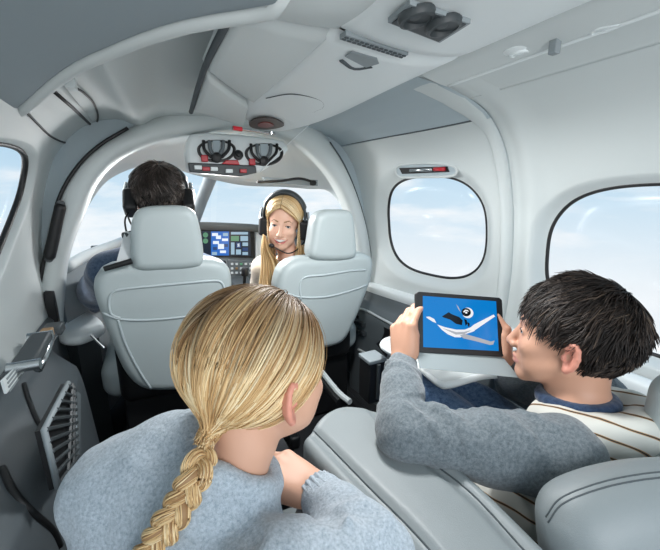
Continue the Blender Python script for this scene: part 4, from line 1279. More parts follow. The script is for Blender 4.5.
# hands grip the two short edges: palm against the edge, thumb lying up the front, fingers wrapped behind
hand(f, LW, unit(ty+tx*.05), unit(-tx*.93+tn*.34), .98, 1 if np.cross(ty, -tx)@tn > 0 else -1, curl=(.45, .5, .55, .6), thumb=(.10, .0), spread=-.04)
hand(f, RW, unit(ty*.9-tx*.05), unit(tx*.95+tn*.3), .9, 1 if np.cross(ty, tx)@tn > 0 else -1, curl=(.5, .55, .6, .65), thumb=(.06, .0), spread=-.02)
bo = f.build('body', [SKIN_B, LIP, BROW_D, EARR], boy)
head_mats(bo, BH, BA, BS, 0)
eyes(boy, BH, BA, BS, look=(-.1, .9, -.3))

# hoodie body, hood, sleeves
f = Field((.10, .04, .24), (.66, .56, .74), .0042)
f.chain([nb-np.array([0, .01, .080]), np.array([.387, .30, .46]), np.array([.40, .25, .34])], [.094, .122, .128], .03)
f.chain([nb-np.array([0, .0, .042]), LS+np.array([.02, .0, -.01])], [.062, .060], .02)
f.chain([nb-np.array([0, .0, .042]), RS], [.062, .060], .02)
f.chain([nb-np.array([0, .01, .08]), on(540, 500, .68), on(500, 505, .74)], [.09, .085, .07], .04)
# folded hood lying behind the neck
hc = nb+np.array([.012, -.024, -.012])
for a0, r_ in ((0, .030),):
    pts = []
    for t in np.linspace(-2.45, 2.45, 15):
        pts.append(hc+np.array([.078*math.sin(t)*1.05, -.075*math.cos(t)*1.0, .018-.030*(1-math.cos(t))*.5]))
    f.chain(pts, [.018+.016*math.cos(t*.55) for t in np.linspace(-2.45, 2.45, 15)], .018)
f.cone(nb+np.array([0.003, .006, -.04]), nb+np.array([0, .02, .12]), .060, .058, .006, 'sub')
f.noise(.0045, 60, 3)
f.build('hoodie', HOOD, boy, smooth=2)
f = Field(nb-.12, nb+.12, .0035)
pts = [nb+np.array([.057*math.sin(t), .006-.058*math.cos(t), .024-.018*(1-math.cos(t))*.5]) for t in np.linspace(0, 2*math.pi, 25)]
f.chain(pts, [.013]*25, .004)
f.build('collar', NAVY, boy)
f = Field((-.06, .14, .40), (.40, .66, .72), .0036)
sp0 = LS+np.array([.018, -.004, .004])
f.chain([sp0, LS, LS*.6+LE*.4, LE], [.060, .062, .058, .046], .03)
f.chain([LE, LE*.5+LW*.5, LW-(LW-LE)*.06], [.046, .040, .0325], .02)
# folds of the sleeve
for t, a in ((.12, .0), (.3, .4), (.48, -.3), (.66, .3), (.80, -.2), (.9, .3)):
    c = LS*(1-t)+LE*t; ax = unit(LE-LS); v = unit(np.cross(ax, [0, 0, 1])); w_ = np.cross(v, ax)
    r_ = .064*(1-t)+.046*t
    pts = [c+ax*(.05*math.sin(q*1.1+a))+(v*math.sin(q)+w_*math.cos(q))*r_ for q in np.linspace(-1.6, 1.6, 10)]
    f.chain(pts, [.002, .004, .006, .007, .007, .007, .006, .005, .004, .002], .008)
for t in (.18, .34, .5, .68, .85):
    c = LE*(1-t)+LW*t; ax = unit(LW-LE); v = unit(np.cross(ax, [0, 1, 0])); w_ = np.cross(v, ax); r_ = .0455*(1-t)+.033*t
    pts = [c+ax*(.018*math.sin(q*1.3+t*9))+(v*math.sin(q)+w_*math.cos(q))*r_ for q in np.linspace(-3, 3, 16)]
    f.chain(pts, [.0035]*16, .006)
f.noise(.0022, 75, 5)
f.build('sleeve', SLEEVE, boy, smooth=2)
f = Field((.36, .30, .40), (.68, .72, .74), .0042)
f.chain([RS, RE], [.064, .046], .02); f.chain([RE, RW-(RW-RE)*.08], [.046, .033], .02); f.noise(.003, 70, 6)
f.build('sleeve', SLEEVE, boy)
f = Field((.14, .08, .12), (.62, .84, .56), .0045)
f.chain([hipL, knL, knL+np.array([.0, .06, -.27])], [.09, .066, .055], .02)
f.chain([hipR, knR, knR+np.array([.0, .06, -.27])], [.09, .066, .055], .02)
f.cone(hipL, hipR, .09, .09, .02)
f.noise(.006, 45, 8)
f.build('jeans', DENIM, boy, smooth=2)

# short dark hair
HB = hair_material('boy_hair', [(0, srgb(22, 19, 18)), (.5, srgb(42, 36, 33)), (.85, srgb(66, 56, 50)), (1, srgb(92, 78, 66))], .5, spec=.3)
HBC = mat('boy_hair_base', srgb(24, 21, 20), .7)
hcen = np.array([0, -.018, .024]); hrad = np.array([.079, .102, .102])
hcut = 1
def hairline_boy(D):
    x, y, z = D.T
    lim = np.interp(y, [-1, -.75, -.45, -.16, -.05, .1, .22, .3, .5, .8, 1], [-.97, -.97, -.93, -.75, -.16, -.08, -.26, -.02, .28, .50, .56])
    return z > lim
def cap_field(H, A, s, cen, rad, line, h=.004, thick=.0):
    e = (rad.max()+.03)*s
    f = Field(H-e-.02*0-.03, H+e+.03, h)
    c = H+s*(cen@A)
    f.ell(c, rad*s, A, 0)
    g = [(f.lo[i]+np.arange(f.n[i])*f.h) for i in range(3)]
    G = np.stack(np.meshgrid(*g, indexing='ij'), -1).reshape(-1, 3)
    L = ((G-H)@A.T/s-cen)/rad; nrm = np.linalg.norm(L, axis=1)+1e-9
    ok = line(L/nrm[:, None])
    v = f.v.reshape(-1)
    v[~ok] = np.maximum(v[~ok], .004)
    inner = (nrm-.80)*rad.min()*s
    v[:] = np.maximum(v, -inner)
    return f
cap_field(BH, BA, BS, hcen, hrad, hairline_boy).build('hair_base', HBC, boy, smooth=3)
def short_hair(name, H, A, s, cen, rad, line, m, parent, whorl, n, length, lift, seed, r=.0016, fwd=0.0, fringe=0.0):
    rg = np.random.default_rng(seed)
    D = rg.normal(size=(n*3, 3)); D /= np.linalg.norm(D, axis=1)[:, None]; D = D[line(D)][:n]; n = len(D)
    w_ = unit(whorl)
    tan = D-w_*0; tan = -(w_-D*(D@w_)[:, None]); tan /= np.linalg.norm(tan, axis=1)[:, None]+1e-6
    swirl = np.cross(D, tan)
    clump = lumpy(D, seed+1, 9)[:, None]-.5
    tan = tan+swirl*(.35+1.4*clump+rg.normal(size=(n, 1))*.22)+np.array([0, fwd, 0])
    tan = tan-D*(tan*D).sum(1)[:, None]; tan /= np.linalg.norm(tan, axis=1)[:, None]
    L = length*(.7+.6*rg.random(n))*(1+fringe*np.clip(D[:, 1], 0, 1)*np.clip(D[:, 2]+.2, 0, 1))
    L *= np.interp(D[:, 2], [-.8, -.3, .0, .3], [.30, .30, .6, 1])
    t = np.linspace(0, 1, 7)
    ang = (L/.095)[:, None]*t[None]
    P = D[:, None]*np.cos(ang)[:, :, None]+tan[:, None]*np.sin(ang)[:, :, None]
    lf = lift*(.35+.9*rg.random(n)+1.2*np.clip(clump[:, 0], -.3, 1))
    off = .004+lf[:, None]*(t[None]**1.2)*np.interp(D[:, 2], [-.8, -.2, .3], [.25, .6, 1])[:, None]
    Q = cen+P*(rad+off[:, :, None])
    R = r*(.7+.6*rg.random(n))[:, None]*np.interp(t, [0, .3, .8, 1], [.8, 1, .6, .15])[None]
    tone = np.clip(.25+.5*lumpy(D, seed+4, 12)+.35*rg.normal(size=n)*.5, 0, 1)
    strand_mesh(name, H+s*(Q@A), R*s, m, parent, tone)
short_hair('hair', BH, BA, BS, hcen, hrad, hairline_boy, HB, boy, (.1, -.62, .78), 5600, .044, .011, 11, .0016, fwd=.5, fringe=.25)
# ================================================================== the girl in the foreground
SWEATER = heather('sweater_wool', srgb(140, 154, 165), srgb(192, 203, 212), 1300, .9)
girl = thing('person', 'girl seen from behind with a long blond braid and a pale blue grey sweater', 'person', loc=(-.30, .36, .34))
GH = np.array([-.214, .442, .764]); GA = frame(70, -9, -4); GS = .885
f = Field((-.56, .02, .18), (.06, .72, .92), .003)
add_head(f, GH, GA, GS, 0, slim=.94, jz=.88)
gn = on(230, 478, .470); gt = on(236, 506, .468)
gnt = on(246, 440, .472)
f.chain([GH+GS*(np.array([0, -.032, -.050])@GA), gnt, gn], [.044, .0375, .039], .015)
GLS, GRS = on(122, 492, .51), on(268, 585, .385)
GRE, GRW = on(374, 560, .445), on(316, 489, .545)
f.chain([gn, gt], [.044, .044], .02); f.chain([gt-CU*.03, GLS], [.03, .045], .02); f.chain([gt-CU*.03, GRS], [.03, .04], .02)
GLE = GLS+np.array([.02, .03, -.20])
f.chain([GLS, GLE, GLE+np.array([.16, .06, -.03])], [.045, .034, .023], .01)
f.chain([GRS, GRE, GRW], [.045, .034, .0225], .01)
pel = np.array([-.32, .36, .36])
f.chain([gt-np.array([0, 0, .06]), (gt+pel)/2, pel], [.05, .085, .09], .03)
for q in (-1, 1):
    hp = pel+np.array([.08*q, -.05*q, 0]); kn = hp+np.array([.24, .30, .04])
    f.chain([hp, kn, kn+np.array([.03, .05, -.26])], [.07, .048, .036], .02)
hd = unit(on(284, 472, .565)-GRW)
hb = unit(-CF*.35+CU*.9+CR*.1)
hand(f, GRW-hd*.004, hd, hb, .9, 1 if np.cross(hd, hb)@CF < 0 else -1, curl=(.42, .45, .48, .5), thumb=(.12, .35), spread=.02, k=.006)
go_ = f.build('body', [SKIN_G, LIP, BROW_L, EARR], girl, smooth=2)
head_mats(go_, GH, GA, GS, 0)
eyes(girl, GH, GA, GS)

f = Field((-.60, .00, .30), (.06, .70, .76), .0042)
tor = on(196, 560, .53)
f.chain([gt-np.array([0, .0, .045]), tor, (tor+pel)/2], [.060, .105, .13], .04)
f.chain([gt+CR*-.02-CU*.012, (gt+GLS)/2+np.array([0, 0, -.004]), GLS], [.044, .056, .064], .03)
f.chain([GLS, GLE], [.066, .055], .03)
f.chain([on(192, 448, .51), on(160, 462, .51), GLS], [.048, .056, .06], .03)
f.chain([(gt+GLS)/2-CU*.02, on(160, 550, .50), on(120, 630, .50)], [.05, .085, .11], .04)
f.chain([gt-CU*.035, (gt+GRS)/2-CU*.02, GRS], [.040, .046, .056], .03)
mid = (GRS+GRE)/2
f.chain([GRS, mid, GRE], [.056, .050, .046], .03)
fw_ = (GRE+GRW)/2
f.chain([GRE, fw_, GRW*.86+GRE*.14], [.046, .038, .031], .02)
f.cone(GRW*.80+GRE*.20, GRW*.90+GRE*.10, .030, .027, .003)
ax = unit(GRW-GRE); v_ = unit(np.cross(ax, [0, 0, 1])); w_ = np.cross(v_, ax)
f.cone(GRW+ax*.03, GRW-ax*.006, .0235, .0235, .003, 'sub')
# wrinkles at the elbow crook and the shoulder
for a, b, r_ in ((on(318, 508, .46), on(345, 520, .42), .010), (on(322, 520, .45), on(362, 508, .46), .012), (on(350, 505, .49), on(385, 520, .45), .010), (on(268, 530, .45), on(300, 535, .43), .010), (on(290, 545, .42), on(325, 538, .42), .010), (on(340, 535, .43), on(372, 545, .42), .008)):
    f.cone(a, b, r_, r_*.7, .012)
for a, b, r_ in ((on(300, 500, .50), on(335, 515, .43), .008), (on(215, 510, .42), on(250, 535, .38), .008)):
    f.cone(a, b, r_, r_, .02, 'sub')
# wide funnel collar standing off the neck
cn = unit(gnt-gn+np.array([0, .01, .01]))
c1 = unit(np.cross(cn, [0, 1, 0])); c2 = np.cross(cn, c1)
base_c = gn-cn*.03
for r0, hgt, rr in ((.058, -.036, .020), (.053, -.010, .014), (.050, .014, .011), (.050, .030, .009)):
    pts = [base_c+cn*(hgt+.036*max(0, float((c1*math.cos(t)+c2*math.sin(t))@unit(CAM-gn)))*(1 if hgt > -.02 else .5)+.006*math.sin(2*t+1)+.010*math.cos(t+2.2))+(c1*math.cos(t)+c2*math.sin(t))*r0*(1+.04*math.sin(3*t)) for t in np.linspace(0, 2*math.pi, 25)]
    f.chain(pts, [rr]*25, .016)
f.cone(gn-cn*.03, gn+cn*.12, .0405, .047, .004, 'sub')
f.noise(.0035, 42, 12); f.noise(.0018, 110, 13)
sw_ = f.build('sweater', SWEATER, girl, smooth=2)
rows = []
for t, r_ in ((.60, .030), (.62, .034), (.70, .0345), (.80, .0325), (.90, .0300), (.98, .0285), (1.02, .0280), (1.03, .0262), (1.02, .0245), (.95, .0240)):
    c = GRW*t+GRE*(1-t)
    rows.append([c+(v_*math.cos(q)+w_*math.sin(q))*r_*(1+.045*math.cos(20*q)*(1 if .6 < t else 0)) for q in np.linspace(0, 2*math.pi, 161)[:-1]])
grid('cuff', rows, SWEATER, girl, closed_v=True)
f = Field((-.56, .10, .02), (.14, .84, .50), .005)
for q in (-1, 1):
    hp = pel+np.array([.08*q, -.05*q, 0]); kn = hp+np.array([.24, .30, .04])
    f.chain([hp, kn, kn+np.array([.03, .05, -.26])], [.082, .06, .05], .02)
f.build('trousers', mat('dark_trousers', srgb(40, 42, 46), .9, bump=.2), girl)

# combed-back hair gathered into a braid
GHM = hair_material('girl_hair', [(0, srgb(154, 114, 72)), (.3, srgb(202, 164, 114)), (.62, srgb(228, 200, 152)), (1, srgb(246, 228, 190))], .46, root=srgb(84, 60, 40), spec=.35)
GHB = mat('girl_hair_base', srgb(150, 116, 78), .6)
gcen = np.array([0, -.018, .030]); grad_ = np.array([.0845, .106, .0965])
def hairline_girl(D):
    x, y, z = D.T
    lim = np.interp(y, [-1, -.72, -.5, -.2, .0, .2, .5, .8, 1], [-.85, -.85, -.66, -.44, -.34, -.26, -.10, .10, .22])
    return z > lim
cap_field(GH, GA, GS, gcen, grad_*.99, hairline_girl).build('hair_base', GHB, girl, smooth=3)
GD = unit(np.array([.06, -.76, -.66]))
Gw = on(206, 438, .43)
Gl = ((Gw-GH)@GA.T/GS-gcen)/grad_
GD = unit(Gl)
rg = np.random.default_rng(21)
def girl_strands(n, seed, near, r, lift, t0=0.0):
    rg = np.random.default_rng(seed)
    D = rg.normal(size=(n*6, 3)); D /= np.linalg.norm(D, axis=1)[:, None]
    x, y, z = D.T
    lim = np.interp(y, [-1, -.72, -.5, -.2, .0, .2, .5, .8, 1], [-.85, -.85, -.66, -.44, -.34, -.26, -.10, .10, .22])
    ok = (z > lim) & (z < lim+near) if near else (z > lim)
    if near: ok |= (np.abs(x+.05) < .10) & (z > .35) & (y > -.45)
    D = D[ok][:n]; n = len(D)
    t = np.linspace(0, 1, 18)
    P = slerp(D, GD, t)
    # strands leave the parting sideways before turning back
    side = np.sign(D[:, 0]+.05)[:, None, None]*np.array([1., 0, 0])
    bow = (np.sin(math.pi*t)**1.0)[None, :, None]*side*np.clip(D[:, 2], 0, 1)[:, None, None]*.30
    P = P+bow; P /= np.linalg.norm(P, axis=2, keepdims=True)
    lay = rg.random(n)
    off = (lift*(.25+.75*lay))[:, None]*np.sin(math.pi*np.clip(t*.92+.06, 0, 1))[None]**.7 + (rg.normal(size=n)*.0012)[:, None]*np.sin(2*math.pi*t)[None]
    Q = gcen+P*(grad_+off[:, :, None])
    e = np.clip((t-.75)/.25, 0, 1)**2
    ends = (Gl*grad_+gcen)+rg.normal(size=(n, 3))*.0045
    Q = Q*(1-e)[None, :, None]+(ends[:, None])*e[None, :, None]
    tone = np.clip(.12+.62*lumpy(D*1.0, 77, 8)+.07*rg.normal(size=n)+.15*lay, 0, 1)
    rootv = np.clip(1.1-t[None]*1.9*(.6+.8*rg.random((n, 1))), 0, 1)*np.clip((D[:, 2]-.25)*2.2, 0, 1)[:, None]*.9
    R = r*(.7+.6*rg.random(n))[:, None]*np.interp(t, [0, .1, .85, 1], [.5, 1, .9, .6])[None]
    return GH+GS*(Q@GA), R*GS, tone, rootv
A_ = [girl_strands(3000, 31, .16, .0012, .009), girl_strands(3000, 32, None, .0012, .007), girl_strands(500, 33, .2, .0005, .014)]
strand_mesh('hair', np.concatenate([a[0] for a in A_]), np.concatenate([a[1] for a in A_]), GHM, girl, np.concatenate([a[2] for a in A_]), np.concatenate([a[3] for a in A_]), 4)
# braid
swb = bvh(sw_)
low = trace(swb, [(196, 474), (183, 500), (166, 527), (150, 554), (132, 590)], .011)
bpath = spline([on(206, 436, .432), on(205, 450, .428)]+[q for q in low], 120)
sB = np.concatenate([[0], np.cumsum(np.linalg.norm(np.diff(bpath, axis=0), axis=1))])
T_ = np.gradient(bpath, axis=0); T_ /= np.linalg.norm(T_, axis=1)[:, None]
vw = CAM-bpath; vw /= np.linalg.norm(vw, axis=1)[:, None]
lat_ = np.cross(T_, vw); lat_ /= np.linalg.norm(lat_, axis=1)[:, None]; nrm_ = np.cross(lat_, T_); nrm_ *= np.sign((nrm_*vw).sum(1))[:, None]
PB, RB, TB = [], [], []
core = MB()
for k in range(3):
    ph = 2*math.pi*sB/.066+2*math.pi*k/3
    env = np.clip(sB/.030, .45, 1)
    a_, b_ = .0112*env, .0056*env
    cp = bpath+lat_*(a_*np.sin(ph))[:, None]+nrm_*(b_*np.sin(2*ph))[:, None]
    tw = np.gradient(cp, axis=0); tw /= np.linalg.norm(tw, axis=1)[:, None]
    u_ = np.cross(tw, nrm_); u_ /= np.linalg.norm(u_, axis=1)[:, None]; w2_ = np.cross(tw, u_)
    core.tube(cp, .0072*np.clip(env, .5, 1), 10)
    for q in range(46):
        th = rg.random()*6.28; rr = .0082*(.86+.14*rg.random())
        th2 = th+.8*np.sin(ph*.5+q)
        PB.append(cp+(u_*np.cos(th2)[:, None]*1.0+w2_*np.sin(th2)[:, None]*.92)*(rr*np.clip(env, .5, 1))[:, None]); RB.append(np.full(len(cp), .0008)); TB.append(np.clip(.5+.22*math.sin(th*2+k)+.2*rg.normal(), 0, 1))
core.build('braid_core', GHB, girl, ang=180)
strand_mesh('braid', np.array(PB), np.array(RB), GHM, girl, np.array(TB), np.zeros((len(PB), len(bpath))), 3)
tube('hair_tie', [bpath[3]+(lat_[3]*math.cos(t)+vw[3]*math.sin(t))*.0105 for t in np.linspace(0, 2*math.pi, 25)[:-1]], .003, GHB, girl, closed=True)
# ================================================================== the two people in the front seats
def headset(label, H, A, s, boom_side, mic, loc=None):
    t = thing('headset', label, 'headset', 'aviation headsets', loc=H)
    W = lambda p: H+s*(np.asarray(p, float)@A)
    arc = [W((.098*math.sin(q), -.006, .030+.112*math.cos(q)*(1 if abs(q) < 1.57 else 1.0))) for q in np.linspace(-1.75, 1.75, 40)]
    V = []; n = len(arc)
    rows = []
    for i, q in enumerate(np.linspace(-1.75, 1.75, n)):
        out = unit(np.array([math.sin(q), 0, math.cos(q)])@A); w = (.021+.007*math.cos(q*.8))*s; th = (.006 if abs(q) > 1.2 else .013)*s
        rows.append([arc[i]+A[1]*w*math.cos(a)+out*th*math.sin(a) for a in np.linspace(0, 2*math.pi, 14, endpoint=False)])
    grid('headband', rows, DARK, t, closed_v=True, caps=True)
    for q in (-1, 1):
        c = W((q*.094, -.008, -.026)); ax = unit(A[0]*q+A[2]*.05)
        f = Field(c-.06, c+.06, .003)
        axs = np.array([A[1], A[2], A[0]*q])
        f.box(c+A[0]*q*.004*s, np.array([.035, .046, .019])*s, axs, .016*s, 0)
        f.box(c-A[0]*q*.013*s, np.array([.034, .045, .009])*s, axs, .009*s, .004)
        f.build('ear_cup', BLACK, t)
        yk = spline([W((q*.107, -.008, .060)), W((q*.113, -.008, .02)), W((q*.112, -.008, -.01))], 12)
        MB().tube(yk, .0075*s, 8).build('yoke', CHROME, t)
    m0 = W((boom_side*.112, .01, -.045)); mc = W(mic)
    tube('boom', spline([m0, W((boom_side*.098, .05, -.085)), W((boom_side*.045, .098, -.118)), mc], 24), .003*s, BLACK, t)
    f = Field(mc-.03, mc+.03, .002); f.ell(mc, np.array([.014, .010, .011])*s, A, 0); f.build('microphone', BLACK, t)
    tube('cable', spline([W((boom_side*.10, -.01, -.065)), W((boom_side*.11, -.03, -.12)), W((boom_side*.10, -.02, -.2))], 14), .003, BLACK, t)
    return t

# ---- pilot, seen from behind
SHIRT = heather('shirt_denim', srgb(58, 74, 98), srgb(92, 110, 134), 500, .3)
pilot = thing('person', 'dark-haired person in a blue shirt facing forward in the front seat', 'person', loc=(-.31, 1.45, .40))
PH = on(160, 198, 1.32); PA = frame(4, -2, 0); PS = 1.0
f = Field(PH-np.array([.42, .20, .85]), PH+np.array([.42, .62, .16]), .0046)
add_head(f, PH, PA, PS, 0)
pn = PH+np.array([0, -.02, -.20])
f.chain([PH+np.array([0, -.03, -.06]), PH+np.array([0, -.03, -.12]), pn], [.058, .054, .06], .02)
PL, PR = pn+np.array([-.185, .02, -.060]), pn+np.array([.150, .03, -.105])
PLE, PRE = on(90, 300, 1.55), pn+np.array([.19, .14, -.30])
PLW, PRW = PLE+np.array([.14, .20, .03]), PRE+np.array([-.10, .20, .06])
f.chain([pn, PL], [.055, .06], .02); f.chain([pn, PR], [.055, .06], .02)
f.chain([PL, PLE, PLW], [.055, .042, .028], .01); f.chain([PR, PRE, PRW], [.055, .042, .028], .01)
pp = pn+np.array([0, .06, -.46])
f.chain([pn-np.array([0, 0, .1]), (pn+pp)/2, pp], [.11, .125, .12], .03)
for q in (-1, 1):
    f.chain([pp+np.array([.09*q, 0, 0]), pp+np.array([.13*q, .42, .06])], [.085, .06], .02)
hand(f, PLW, unit([.3, 1, .1]), unit([0, -.2, 1]), 1.0, 1, k=.005); hand(f, PRW, unit([-.3, 1, .1]), unit([0, -.2, 1]), 1.0, -1, k=.005)
po = f.build('body', [SKIN_P, LIP, BROW_D, SKIN_P], pilot); head_mats(po, PH, PA, PS, 0)
f = Field(PH-np.array([.44, .22, .80]), PH+np.array([.44, .50, -.05]), .005)
f.chain([pn-np.array([0, 0, .01]), PL], [.066, .074], .02); f.chain([pn-np.array([0, 0, .01]), PR], [.066, .074], .02)
f.chain([PL, PLE, PLW-(PLW-PLE)*.1], [.074, .058, .042], .015); f.chain([PR, PRE, PRW-(PRW-PRE)*.1], [.074, .058, .042], .015)
f.chain([pn-np.array([0, 0, .1]), (pn+pp)/2, pp], [.125, .142, .135], .03)
f.noise(.006, 40, 15)
f.build('shirt', SHIRT, pilot, smooth=2)
HP = hair_material('pilot_hair', [(0, srgb(26, 22, 20)), (.55, srgb(56, 48, 44)), (.85, srgb(98, 88, 82)), (1, srgb(140, 130, 124))], .45)
hrad_p = np.array([.079, .102, .094])
cap_field(PH, PA, PS, hcen, hrad_p, hairline_boy).build('hair_base', HBC, pilot, smooth=3)
short_hair('hair', PH, PA, PS, hcen, hrad_p, hairline_boy, HP, pilot, (.1, -.35, .9), 3600, .038, .008, 41, .0017)
headset('black headset with pale yokes worn by the dark-haired person', PH, frame(4, -38, 0), 1.0, -1, (-.015, .125, -.085))

# ---- copilot, turned round and smiling
TOP = heather('cream_top', srgb(206, 190, 168), srgb(226, 212, 192), 400, .3)
cop = thing('person', 'smiling person with long blond hair looking back between the front seats', 'person', loc=(.34, 1.5, .40))
CH = np.array([.187, 1.522, .868]); CA = frame(208, -6.6, -6.5); CS = .90
f = Field(CH-np.array([.14, .22, .72]), CH+np.array([.46, .44, .16]), .0025)
add_head(f, CH, CA, CS, 1, ears=False, slim=.93)
cn_ = CH+np.array([.035, .005, -.185])
f.chain([CH+CS*(np.array([0, -.03, -.055])@CA), CH+CS*(np.array([0, -.03, -.1])@CA), cn_], [.046, .042, .05], .02)
CLs, CRs = cn_+np.array([-.09, .13, -.045]), cn_+np.array([.19, -.04, -.05])
f.chain([cn_, CLs], [.045, .05], .02); f.chain([cn_, CRs], [.045, .05], .02)
cp_ = np.array([.36, 1.52, .42])
f.chain([cn_-np.array([0, 0, .08]), (cn_+cp_)/2, cp_], [.085, .10, .11], .03)
f.chain([CLs, CLs+np.array([-.02, .12, -.2]), CLs+np.array([.1, .26, -.22])], [.045, .036, .025], .01)
f.chain([CRs, CRs+np.array([.03, .06, -.22])], [.045, .036], .01)
co_ = f.build('body', [SKIN_W, LIPW, BROW_L, SKIN_W], cop); head_mats(co_, CH, CA, CS, 1)
eyes(cop, CH, CA, CS, look=(-.08, 1, .12))
W = lambda p: CH+CS*(np.asarray(p, float)@CA)
tm = []
for z in (-.0045, .0045):
    tm.append([W((x, (.0930-14*x*x), -.0690+z*1.35+.010*(abs(x)/.025)**1.5)) for x in np.linspace(-.0235, .0235, 14)])
to_ = grid('teeth', np.array(tm), TEETH, cop); solidify(to_, .003, 0)
f = Field(CH+np.array([-.22, -.20, -.62]), CH+np.array([.46, .42, -.10]), .0048)
f.chain([cn_-np.array([0, 0, .02]), CLs], [.06, .062], .02); f.chain([cn_-np.array([0, 0, .02]), CRs], [.06, .062], .02)
f.chain([cn_-np.array([0, 0, .08]), (cn_+cp_)/2, cp_], [.10, .115, .125], .03)
f.chain([CLs, CLs+np.array([-.02, .12, -.2]), CLs+np.array([.08, .22, -.215])], [.062, .05, .04], .02)
f.chain([CRs, CRs+np.array([.03, .06, -.22])], [.062, .05], .02)
f.cone(cn_-np.array([0, 0, .0]), cn_+np.array([0, 0, .12]), .058, .07, .005, 'sub')
f.noise(.004, 45, 17)
f.build('top', TOP, cop, smooth=2)
HC = hair_material('woman_hair', [(0, srgb(150, 112, 70)), (.35, srgb(200, 162, 110)), (.7, srgb(228, 200, 150)), (1, srgb(244, 228, 192))], .4, spec=.5)
ccen = np.array([0, -.016, .032]); crad = np.array([.082, .104, .097])
def hairline_woman(D):
    x, y, z = D.T
    lim = np.interp(y, [-1, -.5, -.1, .1, .4, .62, .8, 1], [-.95, -.95, -.9, -.7, -.25, .20, .42, .52])
    return z > lim
cap_field(CH, CA, CS, ccen, crad, hairline_woman).build('hair_base', GHB, cop, smooth=3)
rg = np.random.default_rng(51)
n = 2600
D = rg.normal(size=(n*4, 3)); D /= np.linalg.norm(D, axis=1)[:, None]
D = D[hairline_woman(D) & (D[:, 2] > -.2)][:n]; n = len(D)
sgn = np.where(D[:, 0] > .12, 1., -1.)
# roots near the parting, flowing out over the sides and then hanging
start = np.stack([.12+sgn*.02, D[:, 1], np.sqrt(np.clip(1-D[:, 1]**2, .05, 1))], 1)*np.array([1, .95, 1]); start /= np.linalg.norm(start, axis=1)[:, None]
endd = np.stack([sgn*.96, np.clip(D[:, 1]*.55+.08, -.9, .46), np.full(n, -.22)], 1); endd /= np.linalg.norm(endd, axis=1)[:, None]
t = np.linspace(0, 1, 12)
P = slerp(start, endd, t)
lay = rg.random(n)
Q = ccen+P*(crad+(.003+.012*lay)[:, None, None]*np.sin(math.pi*np.clip(t*.8+.1, 0, 1))[None, :, None])
Qw = CH+CS*(Q@CA)
# hanging length, drawn in over the shoulders
L = 12; last = Qw[:, -1]; hang = []
front = (P[:, -1] @ np.array([0, 1., 0])) > -.02
drop = np.where(front, .30, .24)*(.75+.4*rg.random(n))
pull = np.array([-.010, .0, 0])
for i in range(1, L+1):
    u = i/L
    sway = np.stack([-.018*u+.010*np.sin(u*5+lay*3+sgn)*u, -.03*u*np.ones(n), -drop*u], 1)
    sway[:, :2] += (rg.normal(size=(n, 2))*.002*u) + (-(last-CH)[:, :2]*.25*u)
    hang.append(last+sway)
PW = np.concatenate([Qw, np.stack(hang, 1)], 1)
RW_ = np.full(PW.shape[:2], .0016)*np.interp(np.linspace(0, 1, PW.shape[1]), [0, .1, .9, 1], [.6, 1, 1, .3])[None]
tone = np.clip(.2+.5*lumpy(D, 53, 10)+.25*rg.normal(size=n)+.15*lay, 0, 1)
strand_mesh('hair', PW, RW_, HC, cop, tone)
# long locks falling in front of her shoulders
def lock(A_, B_, d0, d1, n, seed):
    rg = np.random.default_rng(seed); a = spline(np.array(A_, float), 20); b = spline(np.array(B_, float), 20); out = []
    for i in range(n):
        u = rg.random(); j = rg.normal()*.012; w_ = u+.10*math.sin(rg.random()*6.28)*np.linspace(0, 1, 20)
        w_ = np.clip(w_, 0, 1)
        q = a*(1-w_)[:, None]+b*w_[:, None]
        out.append([on(x, y, d0*(1-t)+d1*t+j) for (x, y), t in zip(q, np.linspace(0, 1, 20))])
    return np.array(out)
LK = np.concatenate([lock([(263, 234), (261, 248), (261, 268), (257, 296)], [(266, 236), (270, 250), (279, 265), (286, 296)], 1.56, 1.46, 260, 61),
                     lock([(299, 246), (298, 252), (296, 260), (292, 272)], [(306, 244), (311, 248), (312, 256), (308, 268)], 1.56, 1.50, 240, 62)])
strand_mesh('hair_lock', LK, np.full(LK.shape[:2], .0016)*np.interp(np.linspace(0, 1, 20), [0, .1, .9, 1], [.4, 1, 1, .3])[None], HC, cop, np.clip(.5+.25*RNG.normal(size=len(LK)), 0, 1))
headset('dark headset with boom microphone worn by the smiling person', CH, CA, .93, -1, (.034, .108, -.088))
# ================================================================== world and lights
w = bpy.data.worlds.new('world'); SC.world = w; w.use_nodes = True
nt = w.node_tree; bg = nt.nodes['Background']
tc = nt.nodes.new('ShaderNodeTexCoord'); sp = nt.nodes.new('ShaderNodeSeparateXYZ')
nt.links.new(tc.outputs['Generated'], sp.inputs[0])
rp = nt.nodes.new('ShaderNodeValToRGB'); el = rp.color_ramp.elements
el[0].position = .40; el[0].color = srgb(240, 245, 248)
el[1].position = .78; el[1].color = srgb(120, 172, 214)
e = el.new(.49); e.color = srgb(206, 228, 242)
e = el.new(.58); e.color = srgb(176, 211, 234)
mr = nt.nodes.new('ShaderNodeMapRange'); mr.inputs['From Min'].default_value = -1; mr.inputs['From Max'].default_value = 1
nt.links.new(sp.outputs['Z'], mr.inputs['Value']); nt.links.new(mr.outputs['Result'], rp.inputs['Fac'])
mp = nt.nodes.new('ShaderNodeMapping'); mp.inputs['Scale'].default_value = (2.2, 2.2, 9)
nz = nt.nodes.new('ShaderNodeTexNoise'); nz.inputs['Scale'].default_value = 1.6; nz.inputs['Detail'].default_value = 7; nz.inputs['Roughness'].default_value = .55
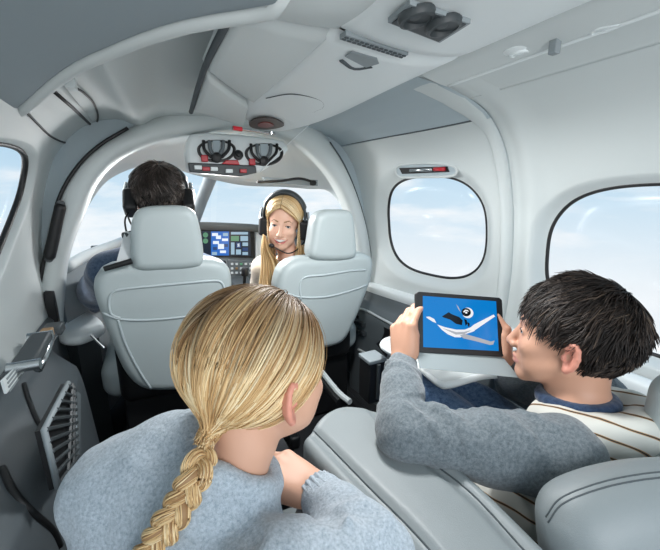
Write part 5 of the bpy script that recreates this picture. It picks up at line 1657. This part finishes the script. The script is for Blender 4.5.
nt.links.new(tc.outputs['Generated'], mp.inputs['Vector']); nt.links.new(mp.outputs['Vector'], nz.inputs['Vector'])
cr = nt.nodes.new('ShaderNodeValToRGB'); cr.color_ramp.elements[0].position = .48; cr.color_ramp.elements[1].position = .68
nt.links.new(nz.outputs['Fac'], cr.inputs['Fac'])
mx = nt.nodes.new('ShaderNodeMix'); mx.data_type = 'RGBA'
nt.links.new(cr.outputs['Color'], mx.inputs['Factor']); nt.links.new(rp.outputs['Color'], mx.inputs['A'])
mx.inputs['B'].default_value = srgb(246, 249, 251)
nt.links.new(mx.outputs['Result'], bg.inputs['Color'])
bg.inputs['Strength'].default_value = 1.0

def area(name, loc, look, size, energy, col=(1, 1, 1)):
    l = bpy.data.lights.new(name, 'AREA'); l.energy = energy; l.size = size; l.color = col
    o = bpy.data.objects.new(name, l); COL.objects.link(o)
    d = Vector(look)-Vector(loc); o.location = loc; o.rotation_euler = d.to_track_quat('-Z', 'Y').to_euler()
    return o
area('cabin_fill', (-.15, -.6, 1.0), (.1, .9, .6), .6, 7.0)  # unseen fill light added behind the camera to brighten the cabin
area('console_lamp', (.1, .75, 1.19), (.1, .75, 0), .12, 6.5)
area('recess_fill', (-.38, 1.63, .97), (-.42, .9, 1.25), .1, 1.0)  # added light aimed up into the left ceiling recess, not a real fitting
area('cockpit_fill', (-.0, 1.75, 1.05), (0, 1.4, .6), .2, 7.0)  # fill light added to brighten the cockpit, no fixture belongs to it

sl_ = bpy.data.lights.new('sun', 'SUN'); sl_.energy = 8.0; sl_.angle = math.radians(55); sl_.color = (1, .98, .95)
so_ = bpy.data.objects.new('sun', sl_); COL.objects.link(so_)
so_.rotation_euler = Vector((1, -.5, -.36)).to_track_quat('-Z', 'Y').to_euler()
SC.view_settings.view_transform = 'Standard'
SC.view_settings.look = 'None'
SC.view_settings.gamma = 1
SC.view_settings.use_curve_mapping = False
SC.view_settings.exposure = 0.08
SC.cycles.use_denoising = True
SC.cycles.max_bounces = 10
SC.cycles.diffuse_bounces = 6
SC.cycles.transparent_max_bounces = 12
SC.cycles.sample_clamp_indirect = 4
